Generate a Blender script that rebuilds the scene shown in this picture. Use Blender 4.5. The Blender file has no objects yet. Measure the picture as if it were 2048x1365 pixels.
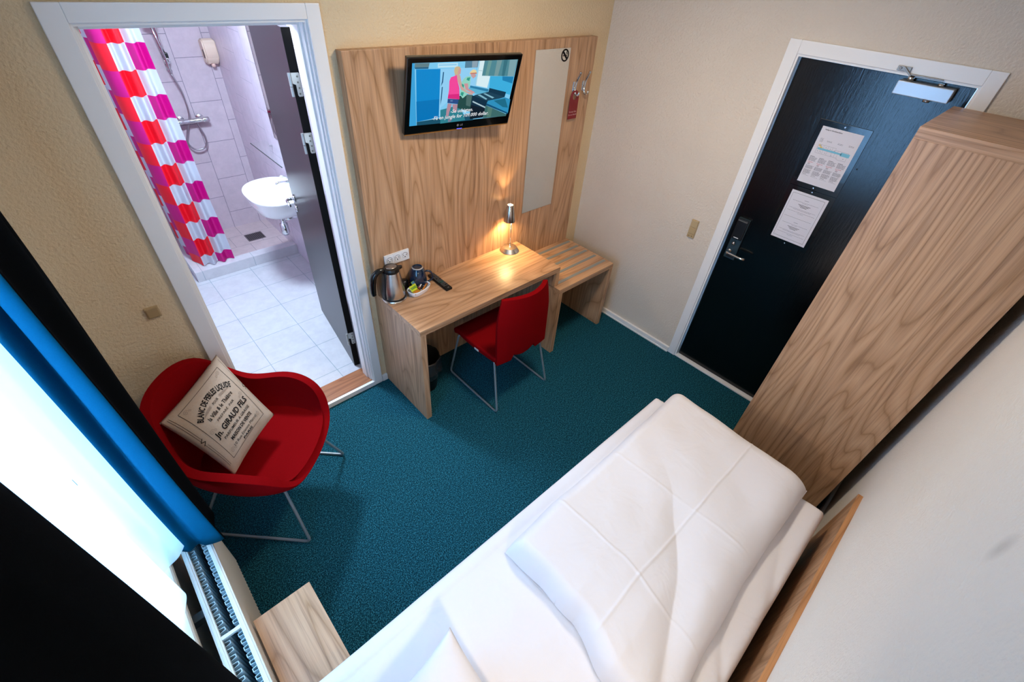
import bpy, bmesh, math, random
from mathutils import Vector, Matrix, noise
PI = math.pi
random.seed(7)
scene = bpy.context.scene
COL = scene.collection

# ------------------------------------------------------------------ helpers
def lin(c):
    if isinstance(c, str):
        c = [int(c[i:i+2], 16) / 255 for i in (1, 3, 5)]
    return tuple(x / 12.92 if x <= .04045 else ((x + .055) / 1.055) ** 2.4 for x in c)

def bsdf(name):
    m = bpy.data.materials.new(name)
    m.use_nodes = True
    return m, m.node_tree, m.node_tree.nodes['Principled BSDF']

def bump(nt, b, tex_out, strength, dist=.002):
    bp = nt.nodes.new('ShaderNodeBump')
    bp.inputs['Strength'].default_value = strength
    bp.inputs['Distance'].default_value = dist
    nt.links.new(tex_out, bp.inputs['Height'])
    nt.links.new(bp.outputs[0], b.inputs['Normal'])

def coords(nt, scale=(1, 1, 1), rot=(0, 0, 0), loc=(0, 0, 0)):
    tc = nt.nodes.new('ShaderNodeTexCoord')
    mp = nt.nodes.new('ShaderNodeMapping')
    mp.inputs['Scale'].default_value = scale
    mp.inputs['Rotation'].default_value = rot
    mp.inputs['Location'].default_value = loc
    nt.links.new(tc.outputs['Object'], mp.inputs[0])
    return mp.outputs[0]

def noise_tex(nt, vec, scale, detail=3, rough=.5, dist=0):
    n = nt.nodes.new('ShaderNodeTexNoise')
    n.inputs['Scale'].default_value = scale
    n.inputs['Detail'].default_value = detail
    n.inputs['Roughness'].default_value = rough
    n.inputs['Distortion'].default_value = dist
    nt.links.new(vec, n.inputs['Vector'])
    return n.outputs[0]

def ramp(nt, fac, stops):
    r = nt.nodes.new('ShaderNodeValToRGB')
    e = r.color_ramp.elements
    while len(e) < len(stops): e.new(.5)
    for el, (p, c) in zip(e, stops):
        el.position = p
        el.color = (*c, 1)
    nt.links.new(fac, r.inputs[0])
    return r.outputs[0]

def mixc(nt, fac, a, b, mode='MIX'):
    m = nt.nodes.new('ShaderNodeMix')
    m.data_type = 'RGBA'
    m.blend_type = mode
    for i, v in ((0, fac), (6, a), (7, b)):
        if isinstance(v, (int, float)): m.inputs[i].default_value = v
        elif isinstance(v, tuple): m.inputs[i].default_value = (*v, 1)
        else: nt.links.new(v, m.inputs[i])
    return m.outputs[2]

def plain(name, col, rough=.5, metal=0, spec=.5, emit=None, estr=0, coat=0):
    m, nt, b = bsdf(name)
    b.inputs['Base Color'].default_value = (*lin(col), 1)
    b.inputs['Roughness'].default_value = rough
    b.inputs['Metallic'].default_value = metal
    b.inputs['Specular IOR Level'].default_value = spec
    b.inputs['Coat Weight'].default_value = coat
    if emit is not None:
        b.inputs['Emission Color'].default_value = (*lin(emit), 1)
        b.inputs['Emission Strength'].default_value = estr
    return m

def speckled(name, col, rough, amount=.1, scale=200, bumps=.2, metal=0, stretch=(1, 1, 1), spec=.5):
    m, nt, b = bsdf(name)
    v = coords(nt, stretch)
    n = noise_tex(nt, v, scale, 2)
    c = lin(col)
    lo = tuple(x * (1 - amount) for x in c); hi = tuple(min(1, x * (1 + amount)) for x in c)
    nt.links.new(ramp(nt, n, [(.3, lo), (.7, hi)]), b.inputs['Base Color'])
    b.inputs['Roughness'].default_value = rough
    b.inputs['Metallic'].default_value = metal
    b.inputs['Specular IOR Level'].default_value = spec
    if bumps: bump(nt, b, n, bumps)
    return m

def plaster(name, col, bs=.75):
    m, nt, b = bsdf(name)
    v = coords(nt)
    n = noise_tex(nt, v, 85, 2, .55)
    n2 = noise_tex(nt, v, 2.5, 3, .5)
    c = lin(col)
    nt.links.new(ramp(nt, n2, [(.3, tuple(x * .95 for x in c)), (.7, c)]), b.inputs['Base Color'])
    b.inputs['Roughness'].default_value = .75
    bump(nt, b, n, bs, .007)
    return m

def wood(name, axis, tint=(1, 1, 1), off=(0, 0, 0), rough=.38):
    """walnut / elm laminate, grain running along `axis`"""
    m, nt, b = bsdf(name)
    s = [1.0, 1.0, 1.0]; s['xyz'.index(axis)] = .105
    v = coords(nt, tuple(s), loc=off)
    big = noise_tex(nt, v, 5.5, 1, .4, .3)
    mul = nt.nodes.new('ShaderNodeMath'); mul.operation = 'MULTIPLY'; mul.inputs[1].default_value = 34.0
    nt.links.new(big, mul.inputs[0])
    fr = nt.nodes.new('ShaderNodeMath'); fr.operation = 'PINGPONG'; fr.inputs[1].default_value = 1.0
    nt.links.new(mul.outputs[0], fr.inputs[0])
    t = lambda c: tuple(x * y for x, y in zip(lin(c), tint))
    rings = ramp(nt, fr.outputs[0], [(0, t('#a27955')), (.16, t('#b68d69')), (.5, t('#c09672')), (1, t('#c79e7a'))])
    s2 = [1.0, 1.0, 1.0]; s2['xyz'.index(axis)] = .02
    v2 = coords(nt, tuple(s2), loc=off)
    fine = noise_tex(nt, v2, 110, 3, .7)
    band = noise_tex(nt, v2, 26, 4, .7)
    finec = ramp(nt, fine, [(.3, (.58, .55, .55)), (.52, (1, 1, 1)), (.8, (1.0, 1.0, 1.0))])
    bandc = ramp(nt, band, [(.28, (.50, .45, .45)), (.40, (.80, .77, .76)), (.52, (.97, .96, .95)), (.7, (1.0, 1.0, 1.0))])
    c = mixc(nt, .8, rings, finec, 'MULTIPLY')
    c = mixc(nt, .8, c, bandc, 'MULTIPLY')
    nt.links.new(c, b.inputs['Base Color'])
    b.inputs['Roughness'].default_value = rough
    bump(nt, b, fine, .08, .001)
    return m

def attr_mat(name, attr, rough=.6, emit=0, trans=0):
    m, nt, b = bsdf(name)
    a = nt.nodes.new('ShaderNodeAttribute'); a.attribute_name = attr
    if emit:
        b.inputs['Base Color'].default_value = (0, 0, 0, 1)
        nt.links.new(a.outputs['Color'], b.inputs['Emission Color'])
        b.inputs['Emission Strength'].default_value = emit
    else:
        nt.links.new(a.outputs['Color'], b.inputs['Base Color'])
    b.inputs['Roughness'].default_value = rough
    if trans:
        tr = nt.nodes.new('ShaderNodeBsdfTranslucent')
        nt.links.new(a.outputs['Color'], tr.inputs[0])
        mx = nt.nodes.new('ShaderNodeMixShader'); mx.inputs[0].default_value = trans
        nt.links.new(b.outputs[0], mx.inputs[1]); nt.links.new(tr.outputs[0], mx.inputs[2])
        nt.links.new(mx.outputs[0], nt.nodes['Material Output'].inputs[0])
    return m

# ---- objects
def empty(name, loc, rz=0, label=None, cat=None, group=None):
    o = bpy.data.objects.new(name, None)
    COL.objects.link(o)
    o.location = loc; o.rotation_euler = (0, 0, rz)
    o.empty_display_size = .05
    return tag(o, label, cat, group)

def tag(o, label=None, cat=None, group=None, kind=None):
    if label: o['label'] = label
    if cat: o['category'] = cat
    if group: o['group'] = group
    if kind: o['kind'] = kind
    return o

def obj(name, bm, mats, parent=None, smooth=False, mods=()):
    """link a bmesh as one object; geometry is given in the parent's space"""
    me = bpy.data.meshes.new(name)
    bmesh.ops.recalc_face_normals(bm, faces=bm.faces)
    bm.to_mesh(me); bm.free()
    for m in (mats if isinstance(mats, (list, tuple)) else [mats]): me.materials.append(m)
    o = bpy.data.objects.new(name, me)
    COL.objects.link(o)
    if parent: o.parent = parent
    if smooth:
        for p in me.polygons: p.use_smooth = True
    for typ, kw in mods:
        md = o.modifiers.new(typ.lower(), typ)
        for k, v in kw.items(): setattr(md, k, v)
    return o

def B(): return bmesh.new()

def box(bm, a, b, bev=0, mat=0, seg=2):
    a, b = [min(x, y) for x, y in zip(a, b)], [max(x, y) for x, y in zip(a, b)]
    M = Matrix.Translation([(x + y) / 2 for x, y in zip(a, b)]) @ Matrix.Diagonal([*(y - x for x, y in zip(a, b)), 1])
    r = bmesh.ops.create_cube(bm, size=1, matrix=M)
    fs = set(f for v in r['verts'] for f in v.link_faces)
    if bev:
        es = list(set(e for v in r['verts'] for e in v.link_edges))
        rr = bmesh.ops.bevel(bm, geom=es, offset=bev, segments=seg, affect='EDGES', profile=.6)
        fs = set(rr['faces']) | set(f for f in fs if f.is_valid)
    for f in fs: f.material_index = mat
    return bm

def obox(bm, c, u, v, w, su, sv, sw, bev=0, mat=0):
    """oriented box: centre c, unit axes u v w, full sizes"""
    M = Matrix((( u[0]*su, v[0]*sv, w[0]*sw, c[0]), (u[1]*su, v[1]*sv, w[1]*sw, c[1]), (u[2]*su, v[2]*sv, w[2]*sw, c[2]), (0, 0, 0, 1)))
    r = bmesh.ops.create_cube(bm, size=1, matrix=M)
    fs = set(f for x in r['verts'] for f in x.link_faces)
    if bev:
        es = list(set(e for x in r['verts'] for e in x.link_edges))
        rr = bmesh.ops.bevel(bm, geom=es, offset=bev, segments=2, affect='EDGES', profile=.6)
        fs = set(rr['faces']) | set(f for f in fs if f.is_valid)
    for f in fs: f.material_index = mat
    return bm

def lathe(bm, prof, n=32, c=(0, 0, 0), axis=(0, 0, 1), mat=0, cap=True, sx=1, sy=1):
    """prof: (r, h) list along axis from c"""
    ax = Vector(axis).normalized()
    q = ax.to_track_quat('Z', 'Y').to_matrix() if abs(ax.z) < .999 else (Matrix.Identity(3) if ax.z > 0 else Matrix.Rotation(PI, 3, 'X'))
    rings = []
    for r, h in prof:
        ring = []
        for i in range(n):
            t = 2 * PI * i / n
            ring.append(bm.verts.new(Vector(c) + q @ Vector((r * math.cos(t) * sx, r * math.sin(t) * sy, h))))
        rings.append(ring)
    for a, b in zip(rings, rings[1:]):
        for i in range(n):
            f = bm.faces.new((a[i], a[(i + 1) % n], b[(i + 1) % n], b[i])); f.material_index = mat
    if cap:
        for rr in (rings[0], rings[-1]):
            if max((rr[0].co - rr[n // 2].co).length, 0) > 1e-5:
                bm.faces.new(rr).material_index = mat
    return bm

def smooth_path(pts, rad=.03, n=5):
    """round the corners of a polyline"""
    P = [Vector(p) for p in pts]
    out = [P[0]]
    for i in range(1, len(P) - 1):
        a, b, c = P[i - 1], P[i], P[i + 1]
        d1 = (a - b); d2 = (c - b)
        r = min(rad, d1.length * .49, d2.length * .49)
        s = b + d1.normalized() * r; e = b + d2.normalized() * r
        for k in range(n + 1):
            t = k / n
            out.append((1 - t) ** 2 * s + 2 * t * (1 - t) * b + t * t * e)
    out.append(P[-1])
    return out

def tube(bm, pts, r, n=10, mat=0, closed=False):
    P = [Vector(p) for p in pts]
    rr = r if isinstance(r, (list, tuple)) else [r] * len(P)
    rings = []
    up = None
    for i, p in enumerate(P):
        if closed: d = P[(i + 1) % len(P)] - P[i - 1]
        else: d = (P[min(i + 1, len(P) - 1)] - P[max(i - 1, 0)])
        d.normalize()
        if up is None:
            up = Vector((0, 0, 1)) if abs(d.z) < .9 else Vector((1, 0, 0))
        s = d.cross(up)
        if s.length < 1e-4: s = d.cross(Vector((0, 1, 0)))
        s.normalize(); up = s.cross(d).normalized()
        rings.append([bm.verts.new(p + (s * math.cos(2 * PI * k / n) + up * math.sin(2 * PI * k / n)) * rr[i]) for k in range(n)])
    pairs = list(zip(rings, rings[1:])) + ([(rings[-1], rings[0])] if closed else [])
    for a, b in pairs:
        for k in range(n):
            bm.faces.new((a[k], a[(k + 1) % n], b[(k + 1) % n], b[k])).material_index = mat
    if not closed:
        bm.faces.new(rings[0]).material_index = mat; bm.faces.new(rings[-1]).material_index = mat
    return bm

def grid(bm, fn, nu, nv, mat=0, closed_u=False):
    V = [[bm.verts.new(fn(i / (nu if closed_u else nu - 1), j / (nv - 1))) for j in range(nv)] for i in range(nu)]
    for i in range(nu if closed_u else nu - 1):
        for j in range(nv - 1):
            k = (i + 1) % nu
            bm.faces.new((V[i][j], V[k][j], V[k][j + 1], V[i][j + 1])).material_index = mat
    return V

def prism(bm, outline, fn, depth, mat=0):
    """extrude a 2D outline: fn(x, y, d) -> point, d = 0 and depth"""
    a = [bm.verts.new(fn(x, y, 0)) for x, y in outline]
    b = [bm.verts.new(fn(x, y, depth)) for x, y in outline]
    bm.faces.new(a).material_index = mat; bm.faces.new(list(reversed(b))).material_index = mat
    n = len(a)
    for i in range(n):
        bm.faces.new((a[i], a[(i + 1) % n], b[(i + 1) % n], b[i])).material_index = mat
    return bm

_txt = {}
def text_tris(s, size=1.0, shear=0, bold=0, spacing=1.0):
    """verts (x, y) and faces of a line of lettering, centred on x, baseline 0"""
    key = (s, size, shear, bold, spacing)
    if key in _txt: return _txt[key]
    cu = bpy.data.curves.new('t', 'FONT')
    cu.body = s; cu.size = size; cu.align_x = 'CENTER'; cu.shear = shear; cu.offset = bold; cu.space_character = spacing
    cu.resolution_u = 2
    o = bpy.data.objects.new('t', cu); COL.objects.link(o)
    dg = bpy.context.evaluated_depsgraph_get()
    me = bpy.data.meshes.new_from_object(o.evaluated_get(dg))
    r = ([(v.co.x, v.co.y) for v in me.vertices], [tuple(p.vertices) for p in me.polygons])
    bpy.data.objects.remove(o); bpy.data.curves.remove(cu); bpy.data.meshes.remove(me)
    _txt[key] = r
    return r

def put_text(bm, s, size, fn, mat=0, **kw):
    vs, fs = text_tris(s, size, **kw)
    V = [bm.verts.new(fn(x, y)) for x, y in vs]
    for f in fs:
        try: bm.faces.new([V[i] for i in f]).material_index = mat
        except ValueError: pass

def quad(bm, pts, mat=0):
    bm.faces.new([bm.verts.new(p) for p in pts]).material_index = mat

def wall_with_hole(bm, axis, p0, p1, a0, a1, z0, z1, h0, h1, hz0, hz1):
    """solid wall slab p0..p1 thick along `axis`, spanning a0..a1, with a hole h0..h1, hz0..hz1"""
    def bb(s0, s1, zz0, zz1):
        if s1 - s0 < 1e-6 or zz1 - zz0 < 1e-6: return
        if axis == 'y': box(bm, (s0, p0, zz0), (s1, p1, zz1))
        else: box(bm, (p0, s0, zz0), (p1, s1, zz1))
    bb(a0, h0, z0, z1); bb(h1, a1, z0, z1); bb(h0, h1, hz1, z1); bb(h0, h1, z0, hz0)
    return bm

# ------------------------------------------------------------------ materials
W_Z = wood('walnut_laminate_upright', 'z')
W_X = wood('walnut_laminate_lengthwise', 'x', off=(.3, .1, 0))
W_Y = wood('walnut_laminate_crosswise', 'y', off=(.7, .2, 0))
PAINT_TAN = plaster('tan_plaster', '#dcc49f')
PAINT_CREAM = plaster('cream_plaster', '#dacdbd')
PAINT_WHITE = plain('white_gloss_paint', '#ebe9e7', .35)
CEIL = plain('ceiling_white', '#e6e0d4', .8)
BLACK_PL = plain('black_plastic', '#08080a', .38)
BLACK_MAT = plain('black_rubber', '#101010', .7)
CHROME = plain('chrome', '#d8dadc', .12, 1)
STEEL = speckled('brushed_steel', '#d2ccc4', .27, .08, 60, .05, 1, (1, 1, .05))
GREYROD = plain('grey_coated_tube', '#a3abb0', .38, .6)
WHITE_PL = plain('white_plastic', '#e4e4e6', .35)
BEIGE_PL = plain('beige_plastic', '#b39a72', .4)
CERAMIC = plain('white_ceramic', '#f2f3f4', .12, coat=.5)
RED_FAB = speckled('red_wool_fabric', '#7e060b', .9, .12, 420, .2, spec=.03)
INK = plain('black_print', '#1c1818', .8, spec=.1)
PAPER = plain('white_paper', '#d8d6de', .6)
REDINK = plain('red_print', '#c2475a', .8, spec=.1)
CYANINK = plain('cyan_print', '#7cc0d8', .8, spec=.1)
YELINK = plain('yellow_print', '#d8c078', .8, spec=.1)
GREYINK = plain('grey_print', '#6f6f7c', .8, spec=.1)
# ------------------------------------------------------------------ camera
CAM_POS = Vector((-2.92632, -2.19532, 2.38442)); YAW, PITCH, ROLL, FPX = .801945, -.709247, .0893918, 904.279
f = Vector((math.sin(YAW) * math.cos(PITCH), math.cos(YAW) * math.cos(PITCH), math.sin(PITCH)))
r = f.cross(Vector((0, 0, 1))).normalized(); u = r.cross(f)
Rr = math.cos(ROLL) * r + math.sin(ROLL) * u; Uu = -math.sin(ROLL) * r + math.cos(ROLL) * u
cam = bpy.data.cameras.new('camera'); cam_o = bpy.data.objects.new('camera', cam); COL.objects.link(cam_o)
cam.sensor_width = 36; cam.lens = FPX / 2048 * 36; cam.clip_start = .02
M4 = Matrix((Rr, Uu, -f)).transposed().to_4x4(); M4.translation = CAM_POS
cam_o.matrix_world = M4
scene.camera = cam_o

# ------------------------------------------------------------------ room shell
XL, YN, ZC = -3.29, -2.545, 2.62
m, nt, b = bsdf('teal_carpet')
v = coords(nt)
n1 = noise_tex(nt, v, 190, 2, .6); n2 = noise_tex(nt, v, 85, 2, .6)
c1 = ramp(nt, n1, [(.36, lin('#04202a')), (.5, lin('#104656')), (.64, lin('#327888'))])
c2 = mixc(nt, .7, c1, ramp(nt, n2, [(.32, (.45, .45, .45)), (.66, (1.25, 1.25, 1.25))]), 'MULTIPLY')
nt.links.new(c2, b.inputs['Base Color'])
b.inputs['Roughness'].default_value = .95; b.inputs['Specular IOR Level'].default_value = .1
bump(nt, b, n1, .6, .004)
CARPET = m

def structure(name, bm, mat, parent=None, **kw):
    o = obj(name, bm, mat, parent, **kw)
    if parent is None: o['kind'] = 'structure'
    return o

structure('floor', box(B(), (-3.6, -2.7, -.1), (.15, .0, 0)), CARPET)
structure('wall_back', wall_with_hole(B(), 'y', 0, .15, -3.6, 0, 0, 2.75, -2.80, -1.99, 0, 2.145), PAINT_TAN)
structure('wall_right', wall_with_hole(B(), 'x', 0, .15, -2.7, 3.0, 0, 2.75, -1.992, -1.19, 0, 2.105), PAINT_CREAM)
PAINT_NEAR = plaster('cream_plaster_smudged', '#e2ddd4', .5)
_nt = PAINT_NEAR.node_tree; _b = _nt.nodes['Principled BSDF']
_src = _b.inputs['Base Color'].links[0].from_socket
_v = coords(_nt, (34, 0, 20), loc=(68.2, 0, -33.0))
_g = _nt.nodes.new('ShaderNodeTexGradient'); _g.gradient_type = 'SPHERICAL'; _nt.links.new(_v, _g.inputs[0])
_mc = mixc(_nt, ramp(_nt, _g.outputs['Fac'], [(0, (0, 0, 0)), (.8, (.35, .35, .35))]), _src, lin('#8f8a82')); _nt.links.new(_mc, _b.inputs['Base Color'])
structure('wall_near', box(B(), (-3.6, -2.7, 0), (0, YN, 2.75)), PAINT_NEAR)
structure('wall_window', wall_with_hole(B(), 'x', -3.6, XL, YN, 0, 0, 2.75, -2.2, -.72, .66, 2.4), PAINT_CREAM)
structure('ceiling', box(B(), (-3.6, -2.7, ZC), (.15, .0, ZC + .1)), CEIL)

# ------------------------------------------------------------------ bathroom shell
TY = .331
def tiles(name, bw, bh, plane, mortar_col='#8d8a96', col='#c9bcc6', off=(0, 0), gap=.0035, stagger=.5, rough=.3):
    """rectangular tiles; plane 'xz','yz','xy' ; first axis is tile width"""
    m, nt, b = bsdf(name)
    tc = nt.nodes.new('ShaderNodeTexCoord'); sx = nt.nodes.new('ShaderNodeSeparateXYZ'); cx = nt.nodes.new('ShaderNodeCombineXYZ')
    nt.links.new(tc.outputs['Object'], sx.inputs[0])
    for k, a in enumerate(plane):
        ad = nt.nodes.new('ShaderNodeMath'); ad.operation = 'ADD'; ad.inputs[1].default_value = off[k]
        nt.links.new(sx.outputs['XYZ'.index(a.upper())], ad.inputs[0]); nt.links.new(ad.outputs[0], cx.inputs[k])
    br = nt.nodes.new('ShaderNodeTexBrick')
    br.offset = stagger; br.squash = 1
    br.inputs['Scale'].default_value = 1; br.inputs['Brick Width'].default_value = bw; br.inputs['Row Height'].default_value = bh
    br.inputs['Mortar Size'].default_value = gap / 2; br.inputs['Mortar Smooth'].default_value = .1; br.inputs['Bias'].default_value = -.2
    c = lin(col)
    br.inputs['Color1'].default_value = (*c, 1); br.inputs['Color2'].default_value = (*(x * .93 for x in c), 1)
    br.inputs['Mortar'].default_value = (*lin(mortar_col), 1)
    nt.links.new(cx.outputs[0], br.inputs['Vector'])
    n = noise_tex(nt, tc.outputs['Object'], 14, 4, .65)
    cc = mixc(nt, .6, br.outputs['Color'], ramp(nt, n, [(.35, (.82, .82, .84)), (.65, (1, 1, 1))]), 'MULTIPLY')
    nt.links.new(cc, b.inputs['Base Color']); b.inputs['Roughness'].default_value = rough
    bump(nt, b, br.outputs['Fac'], -.4, .002)
    return m
T_FLOOR = tiles('floor_tiles', .337, .331, 'xy', '#8fa0aa', '#c4c6cc', (2.497 + .337 * 4, -.26), .005, 0)
T_BACK = tiles('wall_tiles_upright', .33, .248, 'zx', '#7f7a88', '#c9bcc6', (-.065, 2.014), .0045, .5)
T_SIDE = tiles('side_wall_tiles', .33, .248, 'zy', '#a9a4b4', '#d4cbd8', (0, 0), .004, .5)
T_CURB = tiles('curb_tiles', .42, .5, 'xz', '#8fa0aa', '#c8c8ce', (.0, 0), .004, 0)
structure('floor', box(B(), (-3.0, .15, -.1), (-1.7, 2.75, .03)), T_FLOOR)
structure('wall_bathroom_back', box(B(), (-3.1, 2.75, 0), (-1.6, 2.85, 2.75)), T_BACK)
structure('wall_bathroom_right', box(B(), (-1.705, .15, 0), (-1.6, 2.75, 2.75)), T_SIDE)
structure('wall_bathroom_left', box(B(), (-3.1, .15, 0), (-2.98, 2.75, 2.75)), T_SIDE)
structure('ceiling', box(B(), (-3.1, .15, 2.5), (-1.6, 2.85, 2.6)), CEIL)
# shower curb and tray
bm = B()
box(bm, (-2.575, 1.965, .03), (-1.705, 2.06, .125), .003)
box(bm, (-2.575, 2.06, .03), (-2.46, 2.75, .125), .003)
structure('trim_1', bm, T_CURB)
T_TRAY = tiles('tray_tiles', .25, .22, 'xy', '#7f7a80', '#c2b2b4', (.14, .1), .004, .5)
structure('trim_2', box(B(), (-2.46, 2.06, .03), (-1.705, 2.75, .07)), T_TRAY)
d = empty('floor_drain', (-1.93, 2.44, .07), 0, 'dark square grated drain set in the shower floor', 'drain')
obj('drain_frame', box(B(), (-.08, -.075, 0), (.08, .075, .003)), plain('drain_grey', '#6b6468', .4, .6), d)
bm = B()
for i in range(9):
    for j in range(8):
        x = -.064 + i * .016; y = -.057 + j * .016
        box(bm, (x - .005, y - .005, .003), (x + .005, y + .005, .0045))
obj('grate', bm, plain('drain_dark', '#1e1a1c', .5), d)

# ------------------------------------------------------------------ baseboards and trims
bm = B()
box(bm, (-.020, -1.147, 0), (0, 0, .045), .003); box(bm, (-.026, -1.147, 0), (-.02, 0, .012), .002)
structure('baseboard_right', bm, PAINT_WHITE)
structure('baseboard_back', box(B(), (XL, -.018, 0), (-2.842, 0, .06), .003), PAINT_WHITE)
structure('baseboard_back', box(B(), (-1.955, -.018, 0), (-1.915, 0, .05), .003), PAINT_WHITE)
structure('baseboard_near', box(B(), (XL, YN, 0), (0, YN + .018, .06), .003), PAINT_WHITE)
structure('baseboard_window', box(B(), (XL, YN + .018, 0), (XL + .018, -.018, .06), .003), PAINT_WHITE)

# bathroom door casing (on the back wall) and lining
fl, fr, fil, fir, ft, fti = -2.84, -1.957, -2.773, -2.015, 2.176, 2.123
bm = B()
box(bm, (fl, -.015, 0), (fil, 0, ft), .003); box(bm, (fir, -.015, 0), (fr, 0, ft), .003); box(bm, (fil, -.015, fti), (fir, 0, ft), .003)
# lining with a rebate
box(bm, (-2.80, -.001, 0), (-2.765, .15, 2.145)); box(bm, (-2.023, -.001, 0), (-1.99, .15, 2.145)); box(bm, (-2.765, -.001, 2.113), (-2.023, .15, 2.145))
box(bm, (-2.765, .05, 0), (-2.750, .112, 2.113), .002); box(bm, (-2.038, .05, 0), (-2.023, .112, 2.113), .002); box(bm, (-2.75, .05, 2.098), (-2.038, .112, 2.113), .002)
box(bm, (-2.765, .018, 0), (-2.758, .05, 2.113), .002); box(bm, (-2.030, .018, 0), (-2.023, .05, 2.113), .002)
structure('trim_3', bm, PAINT_WHITE)
bm = B()
box(bm, (-2.765, .006, 0), (-2.023, .16, .04), .002)
structure('trim_4', bm, wood('threshold_teak', 'x', (.62, .40, .27), (.2, 0, 0), .4))
structure('trim_5', box(B(), (-2.772, -.016, 0), (-2.008, .006, .036), .002), PAINT_WHITE)

# entrance door casing
eo, ei, er, ero, et, eti = -1.147, -1.206, -1.976, -2.034, 2.150, 2.090
bm = B()
box(bm, (-.012, ei, 0), (0, eo, et), .003); box(bm, (-.012, ero, 0), (0, er, et), .003); box(bm, (-.012, er, eti), (0, ei, et), .003)
box(bm, (-.004, -1.216, 0), (.15, -1.19, 2.105)); box(bm, (-.004, -1.992, 0), (.15, -1.966, 2.105)); box(bm, (-.004, -1.966, 2.080), (.15, -1.216, 2.105))
structure('trim_6', bm, PAINT_WHITE)
structure('trim_7', box(B(), (-.006, -1.976, 0), (.12, -1.208, .012), .002), PAINT_WHITE)

# ------------------------------------------------------------------ window behind the curtains
bm = B()
for a, b_ in (((-3.50, -2.2, .66), (-3.44, -2.14, 2.4)), ((-3.50, -.78, .66), (-3.44, -.72, 2.4)), ((-3.50, -1.49, .66), (-3.44, -1.43, 2.4)),
              ((-3.50, -2.14, .66), (-3.44, -.78, .72)), ((-3.50, -2.14, 2.34), (-3.44, -.78, 2.4))):
    box(bm, a, b_, .004)
wdw = structure('window_1', bm, PAINT_WHITE)
glass, nt, b = bsdf('window_glass'); _t = nt.nodes.new('ShaderNodeBsdfTransparent'); _m = nt.nodes.new('ShaderNodeMixShader'); _m.inputs[0].default_value = .93; nt.links.new(b.outputs[0], _m.inputs[1]); nt.links.new(_t.outputs[0], _m.inputs[2]); nt.links.new(_m.outputs[0], nt.nodes['Material Output'].inputs[0])
b.inputs['Roughness'].default_value = .02; b.inputs['Base Color'].default_value = (.6, .7, .75, 1)
bm = B()
for y0, y1 in ((-2.14, -1.49), (-1.43, -.78)):
    box(bm, (-3.474, y0, .72), (-3.47, y1, 2.34))
obj('pane', bm, glass, wdw)
structure('trim_8', box(B(), (-3.44, -2.26, .62), (-3.262, -.66, .66), .012, seg=3), plain('beige_sill_paint', '#cdbfa9', .4))

# ------------------------------------------------------------------ doors
m, nt, b = bsdf('black_stained_oak')
v = coords(nt, (1, 1, .12))
n = noise_tex(nt, v, 120, 3, .6)
nt.links.new(ramp(nt, n, [(.35, lin('#020203')), (.7, lin('#050607'))]), b.inputs['Base Color'])
b.inputs['Roughness'].default_value = .19; b.inputs['Specular IOR Level'].default_value = .55
bump(nt, b, n, .25, .002)
DOORWOOD = m
door2 = structure('door_2', box(B(), (.03, -1.962, .014), (.07, -1.22, 2.076), .002), DOORWOOD)
dblack = plain('black_lacquer_satin', '#08070c', .3, spec=.4)
dedge = plain('door_edge_black', '#050505', .6, spec=.2)
# bathroom door swung open into the bathroom
hx, hy = -2.047, .215
ang = math.atan2(.985 - .215, -1.938 - hx)
door1 = empty('door_1', (hx, hy, .035), ang)
door1['kind'] = 'structure'
bm = B(); box(bm, (0, -.04, 0), (.765, 0, 2.035), .0015)
for fc in bm.faces:
    if abs(fc.normal.x) > .9: fc.material_index = 1
obj('leaf', bm, [dblack, dedge], door1)
HM = plain('hinge_metal', '#b8bcb8', .3, .8)
for hz in (.205, 1.500, 1.762):
    bm = B()
    pts = [(-.038, .0), (-.002, .0), (-.002, .034), (-.002, .10), (-.038, .10)]
    out = [(-.037, .004), (-.034, 0), (-.018, 0), (-.014, .006), (-.014, .05), (.0, .056), (.0, .10), (-.034, .10), (-.037, .096)]
    prism(bm, out, lambda x, y, dd: Vector((-.001 - dd, x, hz + y)), .003)
    lathe(bm, [(.007, 0), (.007, .055)], 12, (-.004, .008, hz + .045))
    lathe(bm, [(.007, 0), (.007, .04)], 12, (-.004, .008, hz + .002))
    h = obj('hinge', bm, HM, door1)
    bm = B()
    for k, zz in enumerate((.012, .036, .06, .084)):
        lathe(bm, [(.0045, 0), (.0035, .0015)], 10, (-.004, -.026 + (.0 if k % 2 else .002), hz + zz), (-1, 0, 0))
    obj('hinge_screw', bm, plain('screw_dark', '#77796f', .5, .6), h)
# lever handle on the face turned to the doorway
bm = B()
hz = .985
for s in (1,):
    lathe(bm, [(.026, 0), (.026, .006), (.02, .009)], 20, (.705, 0, hz), (0, 1, 0))
    tube(bm, smooth_path([(.705, 0, hz), (.705, .052, hz), (.60, .056, hz)], .02), .009, 10)
    lathe(bm, [(.026, 0), (.026, .006), (.02, .009)], 20, (.705, -.04, hz), (0, -1, 0))
    tube(bm, smooth_path([(.705, -.04, hz), (.705, -.092, hz), (.60, -.096, hz)], .02), .009, 10)
lathe(bm, [(.024, 0), (.024, .006), (.012, .012)], 20, (.705, 0, hz - .07), (0, 1, 0))
obj('door_handle', bm, CHROME, door1, True)
bm = B(); box(bm, (.764, -.032, hz - .11), (.7665, -.008, hz + .11)); box(bm, (.766, -.026, hz - .012), (.776, -.014, hz + .012))
obj('latch_plate', bm, STEEL, door1)

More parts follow.
